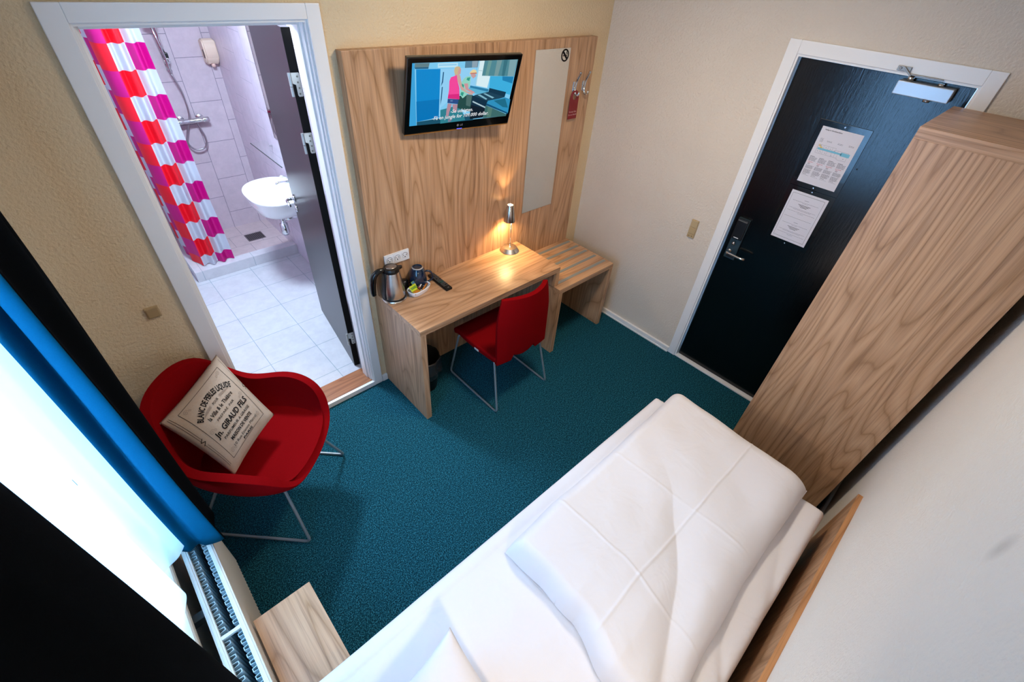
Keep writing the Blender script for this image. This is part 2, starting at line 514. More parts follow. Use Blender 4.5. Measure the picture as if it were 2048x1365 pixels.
# entrance door: electronic lock, lever, closer
bm = B()
out = [(-1.252, 1.208), (-1.322, 1.208), (-1.322, .93), (-1.252, .93)]
box(bm, (.014, -1.325, .928), (.03, -1.252, 1.21), .004)
lock = obj('lock_case', bm, plain('lock_grey_metal', '#3d5058', .35, .6), door2)
bm = B(); box(bm, (-.004, -1.322, 1.075), (.014, -1.255, 1.21), .005)
obj('card_reader', bm, BLACK_PL, lock)
bm = B(); box(bm, (-.0055, -1.318, 1.196), (-.003, -1.26, 1.203)); obj('reader_edge', bm, plain('dull_grey', '#55544e', .5), lock)
bm = B(); box(bm, (-.0048, -1.303, 1.083), (-.004, -1.272, 1.088))
obj('reader_mark', bm, WHITE_PL, lock)
bm = B(); lathe(bm, [(.011, 0), (.011, .02), (.007, .024)], 16, (.014, -1.288, 1.043), (-1, 0, 0), sx=.8, sy=1.35); obj('thumb_turn', bm, CHROME, lock, True)
bm = B()
lathe(bm, [(.013, 0), (.013, .012)], 16, (.014, -1.279, .985), (-1, 0, 0))
tube(bm, smooth_path([(.014, -1.279, .985), (-.036, -1.279, .985), (-.04, -1.385, .985), (-.028, -1.40, .985)], .018), .0085, 12)
obj('door_handle', bm, CHROME, lock, True)
bm = B(); box(bm, (.0125, -1.317, .94), (.0142, -1.268, .957)); obj('lock_slot', bm, BLACK_MAT, lock)

bm = B(); box(bm, (-.030, -1.90, 2.008), (.03, -1.685, 2.062), .003)
cl = obj('door_closer', bm, plain('silver_closer_paint', '#b9bcc0', .3, .35), door2)
bm = B(); lathe(bm, [(.014, 0), (.014, .012)], 16, (.0, -1.822, 2.008), (0, 0, -1)); lathe(bm, [(.013, 0), (.013, .022)], 16, (.0, -1.722, 2.062)); lathe(bm, [(.012, 0), (.012, .012)], 16, (.0, -1.84, 2.062))
obj('closer_spindle', bm, STEEL, cl, True)
bm = B()
obox(bm, (-.014, -1.775, 2.088), (0, 1, 0), (1, 0, 0), (0, 0, 1), .13, .016, .005, .001)
obox(bm, (-.024, -1.700, 2.098), (0, .8, .6), (1, 0, 0), (0, -.6, .8), .05, .014, .006, .001)
box(bm, (-.022, -1.708, 2.096), (-.012, -1.655, 2.115), .001)
lathe(bm, [(.006, 0), (.004, .004)], 10, (-.022, -1.668, 2.106), (-1, 0, 0))
obj('closer_arm', bm, plain('closer_arm_metal', '#8c857e', .4, .7), cl)
# dark screw hole on the door
obj('screw_hole', lathe(B(), [(.004, 0), (.003, .001)], 10, (.0298, -1.706, 1.651), (-1, 0, 0)), BLACK_MAT, door2)

# notices on the entrance door
FRAME_PL = plain('dark_clear_plastic', '#05070a', .18, coat=.5)
def sign(name, label, y0, y1, z0, z1, py0, py1, pz0, pz1, screws, content):
    # y runs to the viewer's right as -y ; local u = y0 - y
    s = empty(name, (.03, y0, z0), 0, label, 'sign')
    obj('backing', box(B(), (-.004, y1 - y0, 0), (0, 0, z1 - z0), .001), FRAME_PL, s)
    bm = B()
    box(bm, (-.0048, py1 - y0, pz0 - z0), (-.004, py0 - y0, pz1 - z0))
    pw, ph = py0 - py1, pz1 - pz0
    P = lambda uu, vv, e=0: Vector((-.0050 - e, (py0 - y0) - uu * pw, (pz0 - z0) + vv * ph))
    pp = obj('paper', bm, PAPER, s)
    content(s, P, pw, ph, pp)
    for yy, zz in screws: obj('screw', lathe(B(), [(.0045, 0), (.004, .0015), (.001, .002)], 12, (-.004, yy - y0, zz - z0), (-1, 0, 0)), CHROME, s)
    return s

def rect(bm, P, u0, v0, u1, v1, mat=0, e=0): quad(bm, [P(u0, v0, e), P(u1, v0, e), P(u1, v1, e), P(u0, v1, e)], mat)
def fake_line(bm, P, u0, u1, v, h, mat, rng):
    x = u0
    while x < u1:
        w = rng.uniform(.012, .045); w = min(w, u1 - x)
        rect(bm, P, x, v, x + w, v + h, mat); x += w + .008

def evac(s, P, pw, ph, pp):
    rng = random.Random(3); bm = B()
    put_text(bm, 'Opslag for Brandinstruktion', .0075, lambda x, y: P(.30 + x / pw, .945 + y / ph), 0, bold=.0002)
    for (u, v, n) in ((.13, .80, 5), (.33, .78, 2), (.60, .78, 2), (.86, .79, 2)):
        for k in range(n): fake_line(bm, P, u - .05 - .02 * (n == 2), u + .03 + .02 * (n == 2), v - k * .014, .005, 1, rng)
    # floor plan
    L = lambda a, b_, c, d_: rect(bm, P, min(a, c) - .0015, min(b_, d_) - .0012, max(a, c) + .0015, max(b_, d_) + .0012, 1)
    rect(bm, P, .12, .615, .72, .645, 2, .0001); rect(bm, P, .16, .645, .22, .67, 3, .0001); rect(bm, P, .70, .60, .92, .66, 2, .0001)
    for q in ((.1, .70, .55, .70), (.1, .55, .1, .70), (.1, .55, .66, .55), (.55, .67, .55, .70), (.55, .67, .88, .67), (.88, .53, .88, .67), (.66, .53, .88, .53), (.66, .53, .66, .55), (.1, .645, .6, .645), (.1, .615, .6, .615)): L(*q)
    for k, x in enumerate((.18, .25, .36, .47, .55, .62)): L(x, .645, x, .70 if x < .56 else .67); L(x + .02, .55, x + .02, .615)
    rect(bm, P, .115, .67, .165, .695, 3)
    for (u, v) in ((.16, .68), (.30, .665), (.41, .66), (.52, .65), (.14, .58), (.22, .575), (.33, .575), (.5, .56), (.8, .56)): rect(bm, P, u, v, u + .02, v + .008, 1)
    # four columns of small print
    for cidx in range(4):
        u0 = .035 + cidx * .24; u1 = u0 + .21
        rect(bm, P, u0, .475, u0 + .12, .481, 0)
        v = .46
        for k in range(6): fake_line(bm, P, u0, u1 - rng.random() * .04, v, .006, 4, rng); v -= .0125
        v -= .012; fake_line(bm, P, u0, u0 + .15, v, .007, 5, rng); v -= .018
        for k in range(3): rect(bm, P, u0 + .02, v, u0 + .08, v + .005, 5 if k == 0 else 4); v -= .0125
        v -= .01
        for k in range(5): fake_line(bm, P, u0, u1 - rng.random() * .03, v, .0065, 4, rng); v -= .0125
        v -= .012
        for k in range(6): fake_line(bm, P, u0, u1 - rng.random() * .05, v, .0065, 4, rng); v -= .0125
        v -= .006; rect(bm, P, u0, v, u0 + .11, v + .005, 0); v -= .02; fake_line(bm, P, u0, u0 + .18, v, .004, 4, rng)
    obj('print', bm, [INK, GREYINK, CYANINK, YELINK, GREYINK, REDINK], pp)

def hours(s, P, pw, ph, pp):
    rng = random.Random(5); bm = B()
    for q in ((.05, .05, .93, .054), (.05, .95, .93, .954), (.05, .05, .055, .954), (.925, .05, .93, .954), (.1, .49, .86, .493)): rect(bm, P, *q, 0)
    def cl(v, w, h=.005, m=1): fake_line(bm, P, .49 - w / 2, .49 + w / 2, v, h, m, rng)
    for base in (.86, .40):
        rect(bm, P, .43, base, .55, base + .006, 1)
        cl(base - .045, .72); cl(base - .065, .16)
        for k in range(3): rect(bm, P, .49 - .17 + k * .04, base - .10 - k * .022, .49 + .17 - k * .04, base - .092 - k * .022, 0)
        cl(base - .19, .74); cl(base - .208, .5); cl(base - .25, .78); cl(base - .275, .16)
    obj('print', bm, [INK, GREYINK], pp)

sign('notice_frame', 'upper notice on the black entrance door, with a coloured floor plan', -1.438, -1.689, 1.489, 1.834, -1.464, -1.663, 1.515, 1.805, ((-1.565, 1.819), (-1.560, 1.500)), evac)
sign('notice_frame', 'lower notice on the black entrance door, text inside a thin ruled border', -1.438, -1.689, 1.148, 1.487, -1.465, -1.664, 1.175, 1.464, ((-1.565, 1.477), (-1.557, 1.158)), hours)
# ------------------------------------------------------------------ wall panel, mirror, hooks
pan = obj('wall_panel', box(B(), (-1.913, -.052, 0), (-.176, -.0, 2.015), .0012), W_Z)
tag(pan, 'large walnut laminate panel behind the television, mirror and desk', 'wall panel')
mir = empty('wall_mirror', (-.5795, -.052, .964), 0, 'tall narrow frameless mirror on the wooden panel', 'mirror')
obj('glass', box(B(), (-.1525, -.004, 0), (.1525, 0, 1.002), .0008), plain('mirror_silver', '#e9e7e0', .02, 1), mir)
st = empty('no_smoking_sticker', (-.4745, -.0565, 1.9275), 0, 'round black no smoking sticker in the top corner of the mirror', 'sticker')
bm = B(); N = 40
def ringpts(rad): return [Vector((rad * math.cos(2 * PI * i / N), -.0004, rad * math.sin(2 * PI * i / N))) for i in range(N)]
A, C_ = [bm.verts.new(p) for p in ringpts(.034)], [bm.verts.new(p) for p in ringpts(.0255)]
for i in range(N): bm.faces.new((A[i], A[(i + 1) % N], C_[(i + 1) % N], C_[i]))
dx, dz = .0215, .0215; w = .0062
quad(bm, [(-dx - w * .7, -.0005, dz - w * .7), (-dx + w * .7, -.0005, dz + w * .7), (dx + w * .7, -.0005, -dz + w * .7), (dx - w * .7, -.0005, -dz - w * .7)])
quad(bm, [(-.020, -.0003, -.004), (.018, -.0003, -.004), (.018, -.0003, .0005), (-.020, -.0003, .0005)])
for k in range(2):
    tube(bm, [(.010 + k * .006 + .003 * math.sin(t * .9), -.0006, .004 + t * .0022) for t in range(8)], .0007, 5)
obj('print', bm, INK, st)

def hook(x, label):
    h = empty('coat_hook', (x, -.052, 1.745), 0, label, 'hook', 'coat hooks on the wooden panel')
    obj('mounting_plate', box(B(), (-.011, -.006, -.03), (.011, 0, .03), .003), CHROME, h)
    bm = B()
    P = smooth_path([(0, -.006, -.02), (0, -.016, -.012), (0, -.022, .04), (0, -.045, .085), (0, -.047, .09)], .02)
    tube(bm, P, [.006 + .003 * i / len(P) for i in range(len(P))], 10)
    P = smooth_path([(0, -.014, .0), (0, -.018, -.035), (0, -.034, -.048), (0, -.050, -.040), (0, -.053, -.022)], .014)
    tube(bm, P, [.008 - .0025 * i / len(P) for i in range(len(P))], 10)
    obj('prong', bm, CHROME, h, True)
hook(-.349, 'chrome coat hook nearest the mirror, door hanger on it')
hook(-.258, 'empty chrome coat hook nearest the corner of the room')
dh = empty('door_hanger', (-.352, -.076, 1.556), math.radians(0), 'dark red do not disturb door hanger on a coat hook', 'door hanger')
bm = B(); out = [(-.044, 0), (.044, 0), (.043, .135)] + [(.043 * math.cos(t), .135 + .038 * math.sin(t)) for t in [PI * k / 12 for k in range(1, 12)]] + [(-.043, .135)]
hole = [(.017 * math.cos(2 * PI * k / 24), .138 + .022 * math.sin(2 * PI * k / 24)) for k in range(24)]
oo = [Vector((x, 0, z)) for x, z in out]; n_o = len(oo)
# ring mesh: triangle-fill between outline and hole, with thickness
for yy in (-.0006, .0006):
    vo = [bm.verts.new((x, yy, z)) for x, z in out]; vh = [bm.verts.new((x, yy, z)) for x, z in hole]
    es = [bm.edges.new((vo[i], vo[(i + 1) % len(vo)])) for i in range(len(vo))] + [bm.edges.new((vh[i], vh[(i + 1) % 24])) for i in range(24)]
    bmesh.ops.triangle_fill(bm, use_beauty=True, use_dissolve=False, edges=es)
    if yy < 0: va = (vo, vh)
for l1, l2 in ((va[0], vo), (va[1], vh)):
    for i in range(len(l1)): bm.faces.new((l1[i], l1[(i + 1) % len(l1)], l2[(i + 1) % len(l2)], l2[i]))
obj('card', bm, plain('dark_red_card', '#7a0714', .45), dh)
bm = B()
put_text(bm, 'Forstyr ikke', .0145, lambda x, y: Vector((x, -.0011, .040 + y)))
put_text(bm, 'Do not disturb', .0135, lambda x, y: Vector((x, -.0011, .022 + y)))
obj('lettering', bm, plain('pale_print', '#e0b8b8', .6), dh)

# ------------------------------------------------------------------ television
TL, TR, BR, BL = Vector((-1.6676, -0.1769, 1.9977)), Vector((-1.0334, -0.2615, 1.9926)), Vector((-1.0234, -0.1648, 1.6374)), Vector((-1.6576, -0.0802, 1.6425))
tc = (TL + TR + BR + BL) / 4
U = ((TR - TL) + (BR - BL)).normalized(); V = ((TL - BL) + (TR - BR)); V = (V - U * V.dot(U)).normalized(); Nn = U.cross(V)
TW = ((TR - TL).length + (BR - BL).length) / 2; TH = ((TL - BL).length + (TR - BR).length) / 2
tv = empty('television', tc, 0, 'small black flat television tilted down from the wooden panel', 'television')
P = lambda x, y, d=0: U * x + V * y + Nn * d
bez = plain('gloss_black_bezel', '#050506', .12, coat=.6)
bm = B()
obox(bm, P(0, 0, -.012), U, V, Nn, TW, TH, .024, .004)
obox(bm, P(0, .0, -.035), U, V, Nn, TW * .7, TH * .7, .03, .01)
obj('casing', bm, bez, tv)
sx0, sx1, sy0, sy1 = -TW / 2 + .026, TW / 2 - .026, -TH / 2 + .047, TH / 2 - .024
SP = lambda a, b_, d=.0006: P(sx0 + (sx1 - sx0) * a, sy0 + (sy1 - sy0) * b_, d)
TVP=[('#7cc8ee',[(0.0,1.0),(1.0,1.0),(1.0,0.0),(0.0,0.0)]),('#3aa0d8',[(0.0,1.0),(0.019,0.999),(0.065,-0.0),(0.0,0.0)]),('#5f7f88',[(0.021,0.997),(0.148,0.996),(0.142,0.934),(0.022,0.937)]),('#1d5c80',[(0.022,0.937),(0.142,0.934),(0.14,0.911),(0.027,0.915)]),('#b8e2f4',[(0.22,0.985),(0.403,0.982),(0.405,0.915),(0.223,0.919)]),('#86c6e8',[(0.23,0.966),(0.392,0.964),(0.393,0.947),(0.231,0.95)]),('#8fcdf2',[(0.248,0.903),(0.582,0.897),(0.598,0.598),(0.456,0.528),(0.282,0.267)]),('#0a86cc',[(0.035,0.91),(0.251,0.902),(0.284,0.107),(0.067,0.063)]),('#0674b8',[(0.052,0.409),(0.271,0.422),(0.284,0.107),(0.067,0.063)]),('#8ed0f4',[(0.248,0.903),(0.264,0.901),(0.289,0.141),(0.276,0.106)]),('#0c4a74',[(0.274,0.852),(0.283,0.851),(0.283,0.693),(0.267,0.628),(0.273,0.714)]),('#0c4a74',[(0.276,0.617),(0.285,0.619),(0.286,0.42),(0.279,0.312),(0.277,0.443)]),('#1a5068',[(0.067,0.063),(0.623,0.122),(0.635,-0.012),(0.069,-0.001)]),('#2f7f8e',[(0.284,0.233),(0.474,0.295),(0.551,0.002),(0.297,-0.013)]),('#54809a',[(0.47,1.004),(0.6,1.001),(0.6,0.9),(0.473,0.9)]),('#8aa0b0',[(0.535,1.002),(0.59,1.002),(0.592,0.904),(0.541,0.9)]),('#d6ecf2',[(0.609,1.001),(0.71,1.001),(0.712,0.754),(0.739,0.747),(0.728,0.551),(0.603,0.608)]),('#a8c6cc',[(0.614,0.856),(0.65,0.846),(0.651,0.836),(0.614,0.846)]),('#9cd0e8',[(0.597,1.001),(0.612,1.002),(0.61,0.607),(0.596,0.614)]),('#4e8692',[(0.656,1.001),(1.0,1.0),(0.993,0.721),(0.653,0.762)]),('#6a9896',[(0.694,1.0),(0.729,1.001),(0.719,0.756),(0.686,0.759)]),('#74989c',[(0.781,1.0),(0.833,1.0),(0.819,0.743),(0.779,0.748)]),('#38707e',[(0.852,1.0),(0.892,1.001),(0.888,0.733),(0.86,0.738)]),('#7ca2aa',[(0.912,1.0),(0.992,0.999),(0.989,0.723),(0.923,0.73)]),('#3cacdc',[(0.739,0.747),(0.993,0.719),(0.997,0.396),(0.75,0.538)]),('#1e7eb0',[(0.868,0.732),(0.993,0.716),(0.993,0.599),(0.877,0.665)]),('#2a7ca6',[(0.551,0.613),(0.748,0.527),(0.743,0.484),(0.548,0.571)]),('#5bb0d2',[(0.541,0.583),(0.743,0.484),(0.645,0.451),(0.54,0.518)]),('#10354c',[(0.752,0.548),(0.943,0.454),(0.938,0.364),(0.749,0.483)]),('#1c4258',[(0.613,0.444),(0.749,0.483),(0.945,0.363),(0.762,0.312),(0.595,0.424)]),('#7fb2c4',[(0.64,0.441),(0.665,0.449),(0.75,0.359),(0.738,0.344)]),('#7fb2c4',[(0.698,0.456),(0.718,0.462),(0.824,0.373),(0.805,0.358)]),('#0e2e44',[(0.579,0.448),(0.762,0.312),(0.748,0.186),(0.586,0.222)]),('#a9c4ce',[(0.599,0.346),(0.745,0.216),(0.744,0.192),(0.597,0.323)]),('#0c1c2a',[(0.581,0.28),(0.748,0.186),(0.738,0.019),(0.598,0.012)]),('#2e8fbc',[(0.761,0.324),(0.946,0.357),(1.009,0.314),(1.016,0.06),(0.752,0.279)]),('#1d6a86',[(0.824,0.315),(0.948,0.339),(1.002,0.16),(0.941,0.181)]),('#0f4f74',[(0.752,0.279),(1.016,0.06),(1.011,0.036),(0.749,0.244)]),('#3b6868',[(0.745,0.245),(1.0,0.037),(1.0,0.0),(0.739,0.007)]),('#527a70',[(0.772,0.218),(0.826,0.18),(0.824,0.011),(0.781,0.012)]),('#234a48',[(0.436,0.444),(0.532,0.465),(0.586,0.447),(0.586,0.222),(0.586,0.152),(0.451,0.242)]),('#4a6a68',[(0.525,0.466),(0.583,0.442),(0.581,0.246),(0.535,0.275)]),('#8fd0c0',[(0.5,0.763),(0.543,0.769),(0.546,0.603),(0.53,0.562),(0.526,0.455),(0.491,0.404),(0.457,0.474),(0.457,0.675),(0.477,0.735)]),('#2f9a86',[(0.508,0.742),(0.539,0.749),(0.532,0.688),(0.504,0.712)]),('#2f9a86',[(0.462,0.654),(0.486,0.631),(0.486,0.546),(0.461,0.581)]),('#2f9a86',[(0.469,0.516),(0.496,0.502),(0.489,0.438),(0.463,0.474)]),('#c49c9c',[(0.533,0.811),(0.571,0.818),(0.595,0.765),(0.57,0.726),(0.548,0.759)]),('#e6d29c',[(0.525,0.796),(0.531,0.841),(0.556,0.874),(0.586,0.857),(0.598,0.8),(0.558,0.817)]),('#c07a6c',[(0.529,0.819),(0.594,0.821),(0.596,0.799),(0.534,0.803)]),('#c8949a',[(0.484,0.652),(0.522,0.653),(0.536,0.562),(0.601,0.5),(0.606,0.476),(0.576,0.487),(0.508,0.554)]),('#c8a49c',[(0.382,0.814),(0.421,0.82),(0.439,0.779),(0.468,0.612),(0.521,0.521),(0.589,0.48),(0.589,0.453),(0.552,0.463),(0.46,0.56),(0.425,0.678),(0.394,0.763)]),('#f0489a',[(0.384,0.784),(0.404,0.797),(0.418,0.7),(0.445,0.583),(0.459,0.398),(0.342,0.424),(0.346,0.562),(0.34,0.707),(0.351,0.767)]),('#d82a80',[(0.345,0.488),(0.453,0.486),(0.456,0.392),(0.343,0.422)]),('#c8b48c',[(0.394,0.93),(0.419,0.928),(0.432,0.903),(0.431,0.849),(0.416,0.806),(0.385,0.808),(0.373,0.864),(0.377,0.917)]),('#cc9c98',[(0.42,0.917),(0.438,0.878),(0.437,0.809),(0.416,0.806),(0.41,0.841)]),('#2a4c86',[(0.343,0.418),(0.453,0.393),(0.449,0.312),(0.344,0.347)]),('#5a78a8',[(0.37,0.393),(0.395,0.39),(0.394,0.362),(0.37,0.368)]),('#b08898',[(0.348,0.341),(0.39,0.324),(0.374,0.185),(0.369,0.105),(0.345,0.12),(0.343,0.213)]),('#b08898',[(0.394,0.32),(0.448,0.31),(0.447,0.174),(0.417,0.167)]),('#7c7c94',[(0.372,0.057),(0.411,0.062),(0.401,0.01),(0.37,0.007)])]
bm = B(); lay = bm.loops.layers.float_color.new('pic')
def colpoly(ps, c, d):
    ff = bm.faces.new([bm.verts.new(SP(x, y, d)) for x, y in ps])
    for l in ff.loops: l[lay] = (*lin(c), 1)
for i, (c, ps) in enumerate(TVP): colpoly(ps, c, .0006 + i * .00003)
def tvtext(s, u, v, size):
    vs, fs = text_tris(s, size, .12, .0003)
    Vv = [bm.verts.new(P(sx0 + (sx1 - sx0) * u + x, sy0 + (sy1 - sy0) * v + y, .0029)) for x, y in vs]
    for ff_ in fs:
        ff = bm.faces.new([Vv[i] for i in ff_])
        for l in ff.loops: l[lay] = (.78, .80, .84, 1)
tvtext('-Se udsigten.', .50, .165, .0265); tvtext('-F\u00e5 en jungle for 109.000 dollar.', .50, .070, .0265)
obj('screen', bm, attr_mat('screen_picture', 'pic', .2, 1.0), tv)
bm = B()
lathe(bm, [(.0065, 0), (.0065, .0006)], 20, P(-.012, -TH / 2 + .024, .0005), tuple(Nn))
put_text(bm, 'LG', .014, lambda x, y: P(.010 + x, -TH / 2 + .0195 + y, .0008), bold=.0004)
obj('maker_mark', bm, plain('grey_logo', '#8c8c90', .4, .5), tv)
bm = B(); obox(bm, P(0, -TH / 2 - .002, -.006), U, V, Nn, TW * .99, .004, .012, .001); obj('lower_trim', bm, plain('amber_clear_strip', '#b07a3c', .15, .4), tv)
bm = B(); obox(bm, P(.0, -TH / 2 + .004, .0004), U, V, Nn, .03, .003, .001); obj('power_light', bm, plain('blue_led', '#2030ff', .4, emit='#4050ff', estr=2), tv)
bm = B(); box(bm, (-.08, -.052 - tc.y - .012, -.09), (.08, -.052 - tc.y, .09), .003)
tube(bm, [(0, -.06 - tc.y, 0), (0, .03, 0)], .02, 12)
obj('wall_bracket', bm, BLACK_MAT, tv)

# ------------------------------------------------------------------ desk and luggage bench
desk = empty('writing_desk', (-1.3345, -.2765, 0), 0, 'walnut laminate desk under the television', 'desk')
def rel(o, a, b_): return tuple(x - y for x, y in zip(a, o)), tuple(x - y for x, y in zip(b_, o))
do = (-1.3345, -.2765, 0)
obj('desktop', box(B(), *rel(do, (-1.913, -.501, .712), (-.756, -.0525, .75)), .001), W_X, desk)
obj('side_panel', box(B(), *rel(do, (-1.913, -.501, 0), (-1.875, -.0525, .712)), .001), W_Z, desk)
obj('side_panel', box(B(), *rel(do, (-.794, -.501, .596), (-.756, -.0525, .712)), .001), W_Z, desk)
bo = (-.478, -.303, 0)
bench = empty('luggage_bench', bo, 0, 'low wooden luggage bench with inset metal strips right of the desk', 'bench')
obj('bench_top', box(B(), *rel(bo, (-.790, -.553, .557), (-.168, -.0525, .595)), .001), W_X, bench)
obj('side_panel', box(B(), *rel(bo, (-.790, -.553, 0), (-.752, -.0525, .557)), .001), W_Z, bench)
obj('side_panel', box(B(), *rel(bo, (-.206, -.553, 0), (-.168, -.0525, .557)), .001), W_Z, bench)
for yy in (-.104, -.196, -.289, -.384, -.479):
    obj('metal_strip', box(B(), *rel(bo, (-.745, yy - .0125, .5945), (-.188, yy + .0125, .5965)), .0008), plain('strip_metal', '#8d9494', .5, .3), bench)

# ------------------------------------------------------------------ desk lamp
lo = Vector((-.892, -.120, .75))
lamp = empty('desk_lamp', lo, 0, 'small brushed steel desk lamp with a conical shade, switched on', 'lamp')
obj('base', lathe(B(), [(.0, 0), (.070, 0), (.0705, .004), (.050, .030), (.014, .034), (.011, .037), (.0, .037)], 40), STEEL, lamp, True, [('EDGE_SPLIT', dict(split_angle=.6))])
bm = B(); tube(bm, [(.0, 0, .03), (.0, 0, .245)], .0035, 10); lathe(bm, [(.008, 0), (.006, .012)], 12, (0, 0, .036)); obj('pole', bm, CHROME, lamp, True)
bm = B(); lathe(bm, [(.040, .235), (.0405, .238), (.023, .352), (.022, .354), (.0195, .352), (.036, .238), (.0355, .236)], 36, (-.022, 0, 0), cap=False)
obj('lamp_shade', bm, plain('polished_shade', '#c8c0b8', .22, 1), lamp, True)
GLOW = plain('warm_glow', '#ffe6b8', .4, emit='#ffc27a', estr=30)
obj('bulb_diffuser', lathe(B(), [(.0, 0), (.034, .0), (.034, .002), (0, .002)], 24, (-.022, 0, .239)), GLOW, lamp)
obj('bulb_diffuser', lathe(B(), [(0, 0), (.018, 0), (.018, .002), (0, .002)], 20, (-.022, 0, .349)), GLOW, lamp)
bm = B(); tube(bm, [(-.022, 0, .29), (0, 0, .255), (0, 0, .24)], .003, 8); obj('shade_bracket', bm, CHROME, lamp, True)

# ------------------------------------------------------------------ sockets and switches
so = empty('wall_socket', (-1.7615, -.052, .963), 0, 'white triple power socket on the panel above the kettle', 'socket')
obj('socket_plate', box(B(), (-.0825, -.010, -.034), (.0825, 0, .034), .002), WHITE_PL, so)
for k in range(3):
    cx_ = -.052 + k * .052
    bm = B(); lathe(bm, [(.019, 0), (.019, .0012), (.017, .0012), (.017, -.0)], 28, (cx_, -.010, 0), (0, -1, 0), cap=False)
    box(bm, (cx_ - .0235, -.0112, -.0245), (cx_ + .0235, -.0098, .0245), .0006)
    s_ = obj('socket_insert', bm, WHITE_PL, so)
    bm = B()
    for q in ((-.0095, .003), (.0095, .003)): lathe(bm, [(.0026, 0), (.0026, .0008)], 10, (cx_ + q[0], -.0114, q[1]), (0, -1, 0))
    lathe(bm, [(.0034, 0), (.0034, .0008)], 12, (cx_, -.0114, -.0095), (0, -1, 0))
    tube(bm, [(cx_ + .0185 * math.cos(t), -.0117, .0185 * math.sin(t)) for t in [PI * (.12 + .76 * k2 / 10) for k2 in range(11)]], .0007, 5)
    obj('pin_hole', bm, BLACK_MAT, s_)
sw = empty('light_switch', (-2.951, 0, 1.072), 0, 'single beige light switch left of the bathroom doorway', 'switch')
obj('switch_plate', box(B(), (-.026, -.009, -.027), (.026, 0, .027), .002), BEIGE_PL, sw)
obj('rocker', box(B(), (-.022, -.0125, -.0215), (.022, -.008, .0215), .002), plain('beige_rocker', '#a58b62', .35), sw)
sw2 = empty('light_switch', (0, -.998, 1.027), 0, 'tall beige switch and socket plate left of the entrance door', 'switch')
obj('switch_plate', box(B(), (-.009, -.026, -.064), (0, .026, .064), .002), BEIGE_PL, sw2)
obj('rocker', box(B(), (-.0125, -.022, .014), (-.008, .022, .060), .002), plain('beige_rocker_light', '#b9a27c', .35), sw2)
bm = B(); box(bm, (-.0115, -.022, -.034), (-.008, .022, .010), .002); box(bm, (-.0115, -.022, -.062), (-.008, .022, -.037), .002); obj('socket_insert', bm, BEIGE_PL, sw2)
bm = B()
for yy in (-.010, .010): lathe(bm, [(.0028, 0), (.0028, .0008)], 10, (-.0113, yy, -.050), (-1, 0, 0))
obj('pin_hole', bm, BLACK_MAT, sw2)

# ------------------------------------------------------------------ kettle
ko = Vector((-1.846, -.128, .75))
kt = empty('kettle', ko, math.radians(172), 'brushed steel electric kettle with a black handle on the desk', 'kettle')
obj('power_base', lathe(B(), [(0, 0), (.074, 0), (.075, .006), (.072, .012), (0, .012)], 40), STEEL, kt, True, [('EDGE_SPLIT', dict(split_angle=.6))])
obj('gasket', lathe(B(), [(.070, .012), (.0715, .018), (.070, .024)], 40), BLACK_PL, kt, True)
bm = B(); lathe(bm, [(.069, .024), (.0695, .030), (.066, .07), (.057, .12), (.048, .17), (.0445, .19)], 48, cap=True)
obj('body', bm, STEEL, kt, True, [('EDGE_SPLIT', dict(split_angle=.9))])
bm = B(); lathe(bm, [(.0455, .185), (.047, .190), (.0475, .203), (.043, .211), (.0, .214)], 40)
# spout, turned away from the handle (-x is the spout in the kettle's own space)
prism(bm, [(-.040, -.018), (-.066, -.006), (-.068, 0), (-.066, .006), (-.040, .018)], lambda x, y, dd: Vector((x, y, .190 + dd)), .014)
obj('lid', bm, BLACK_PL, kt, True, [('EDGE_SPLIT', dict(split_angle=.6))])
bm = B(); lathe(bm, [(.030, 0), (.030, .002), (0, .0022)], 28, (-.002, 0, .2125), sx=1.1, sy=.9); lid2 = obj('lid_button', bm, plain('lid_grey', '#8b7c72', .3, .5), kt, True)
bm = B()
P_ = smooth_path([(.030, 0, .200), (.075, 0, .208), (.108, 0, .180), (.120, 0, .115), (.122, 0, .065), (.120, 0, .055)], .04, 6)
tube(bm, P_, [.014 + .0035 * math.sin(PI * min(1, i / (len(P_) - 1) * 1.1)) for i in range(len(P_))], 14)
obj('handle', bm, plain('handle_black', '#08090b', .22), kt, True)
bm = B()
grid(bm, lambda a, b_: Vector(((.0705 - .024 * b_) * math.cos((a - .5) * 1.0), (.0705 - .024 * b_) * math.sin((a - .5) * 1.0), .024 + .165 * b_)), 10, 8)
obj('rear_spine', bm, BLACK_PL, kt, True, [('SOLIDIFY', dict(thickness=.004, offset=1))])

# ------------------------------------------------------------------ mug, upside down
mu = empty('mug', (-1.660, -.110, .75), math.radians(-30), 'dark blue mug standing upside down behind the tray', 'mug'); mu.scale = (1.15, 1.15, 1.2)
bm = B(); lathe(bm, [(.042, 0), (.0475, 0), (.0475, .01), (.046, .055), (.040, .095), (.031, .110), (.0275, .114), (.0245, .114), (.024, .110), (0, .108)], 40, cap=False)
NAVY = plain('navy_glaze', '#0a2138', .12, coat=.5)
obj('cup', bm, NAVY, mu, True, [('EDGE_SPLIT', dict(split_angle=.8))])
bm = B(); lathe(bm, [(.0272, .1146), (.0302, .1115), (.0285, .1105), (.025, .1146)], 36, cap=False); obj('foot_ring', bm, plain('unglazed_ring', '#c9bdb2', .6), mu, True)
bm = B(); tube(bm, smooth_path([(.042, 0, .088), (.066, 0, .086), (.080, 0, .062), (.074, 0, .032), (.045, 0, .020)], .02), .0055, 10); obj('handle', bm, NAVY, mu, True)
sp = empty('mug', (-1.747, -.086, .75), math.radians(120), 'dark mug half hidden between kettle and blue mug', 'mug')
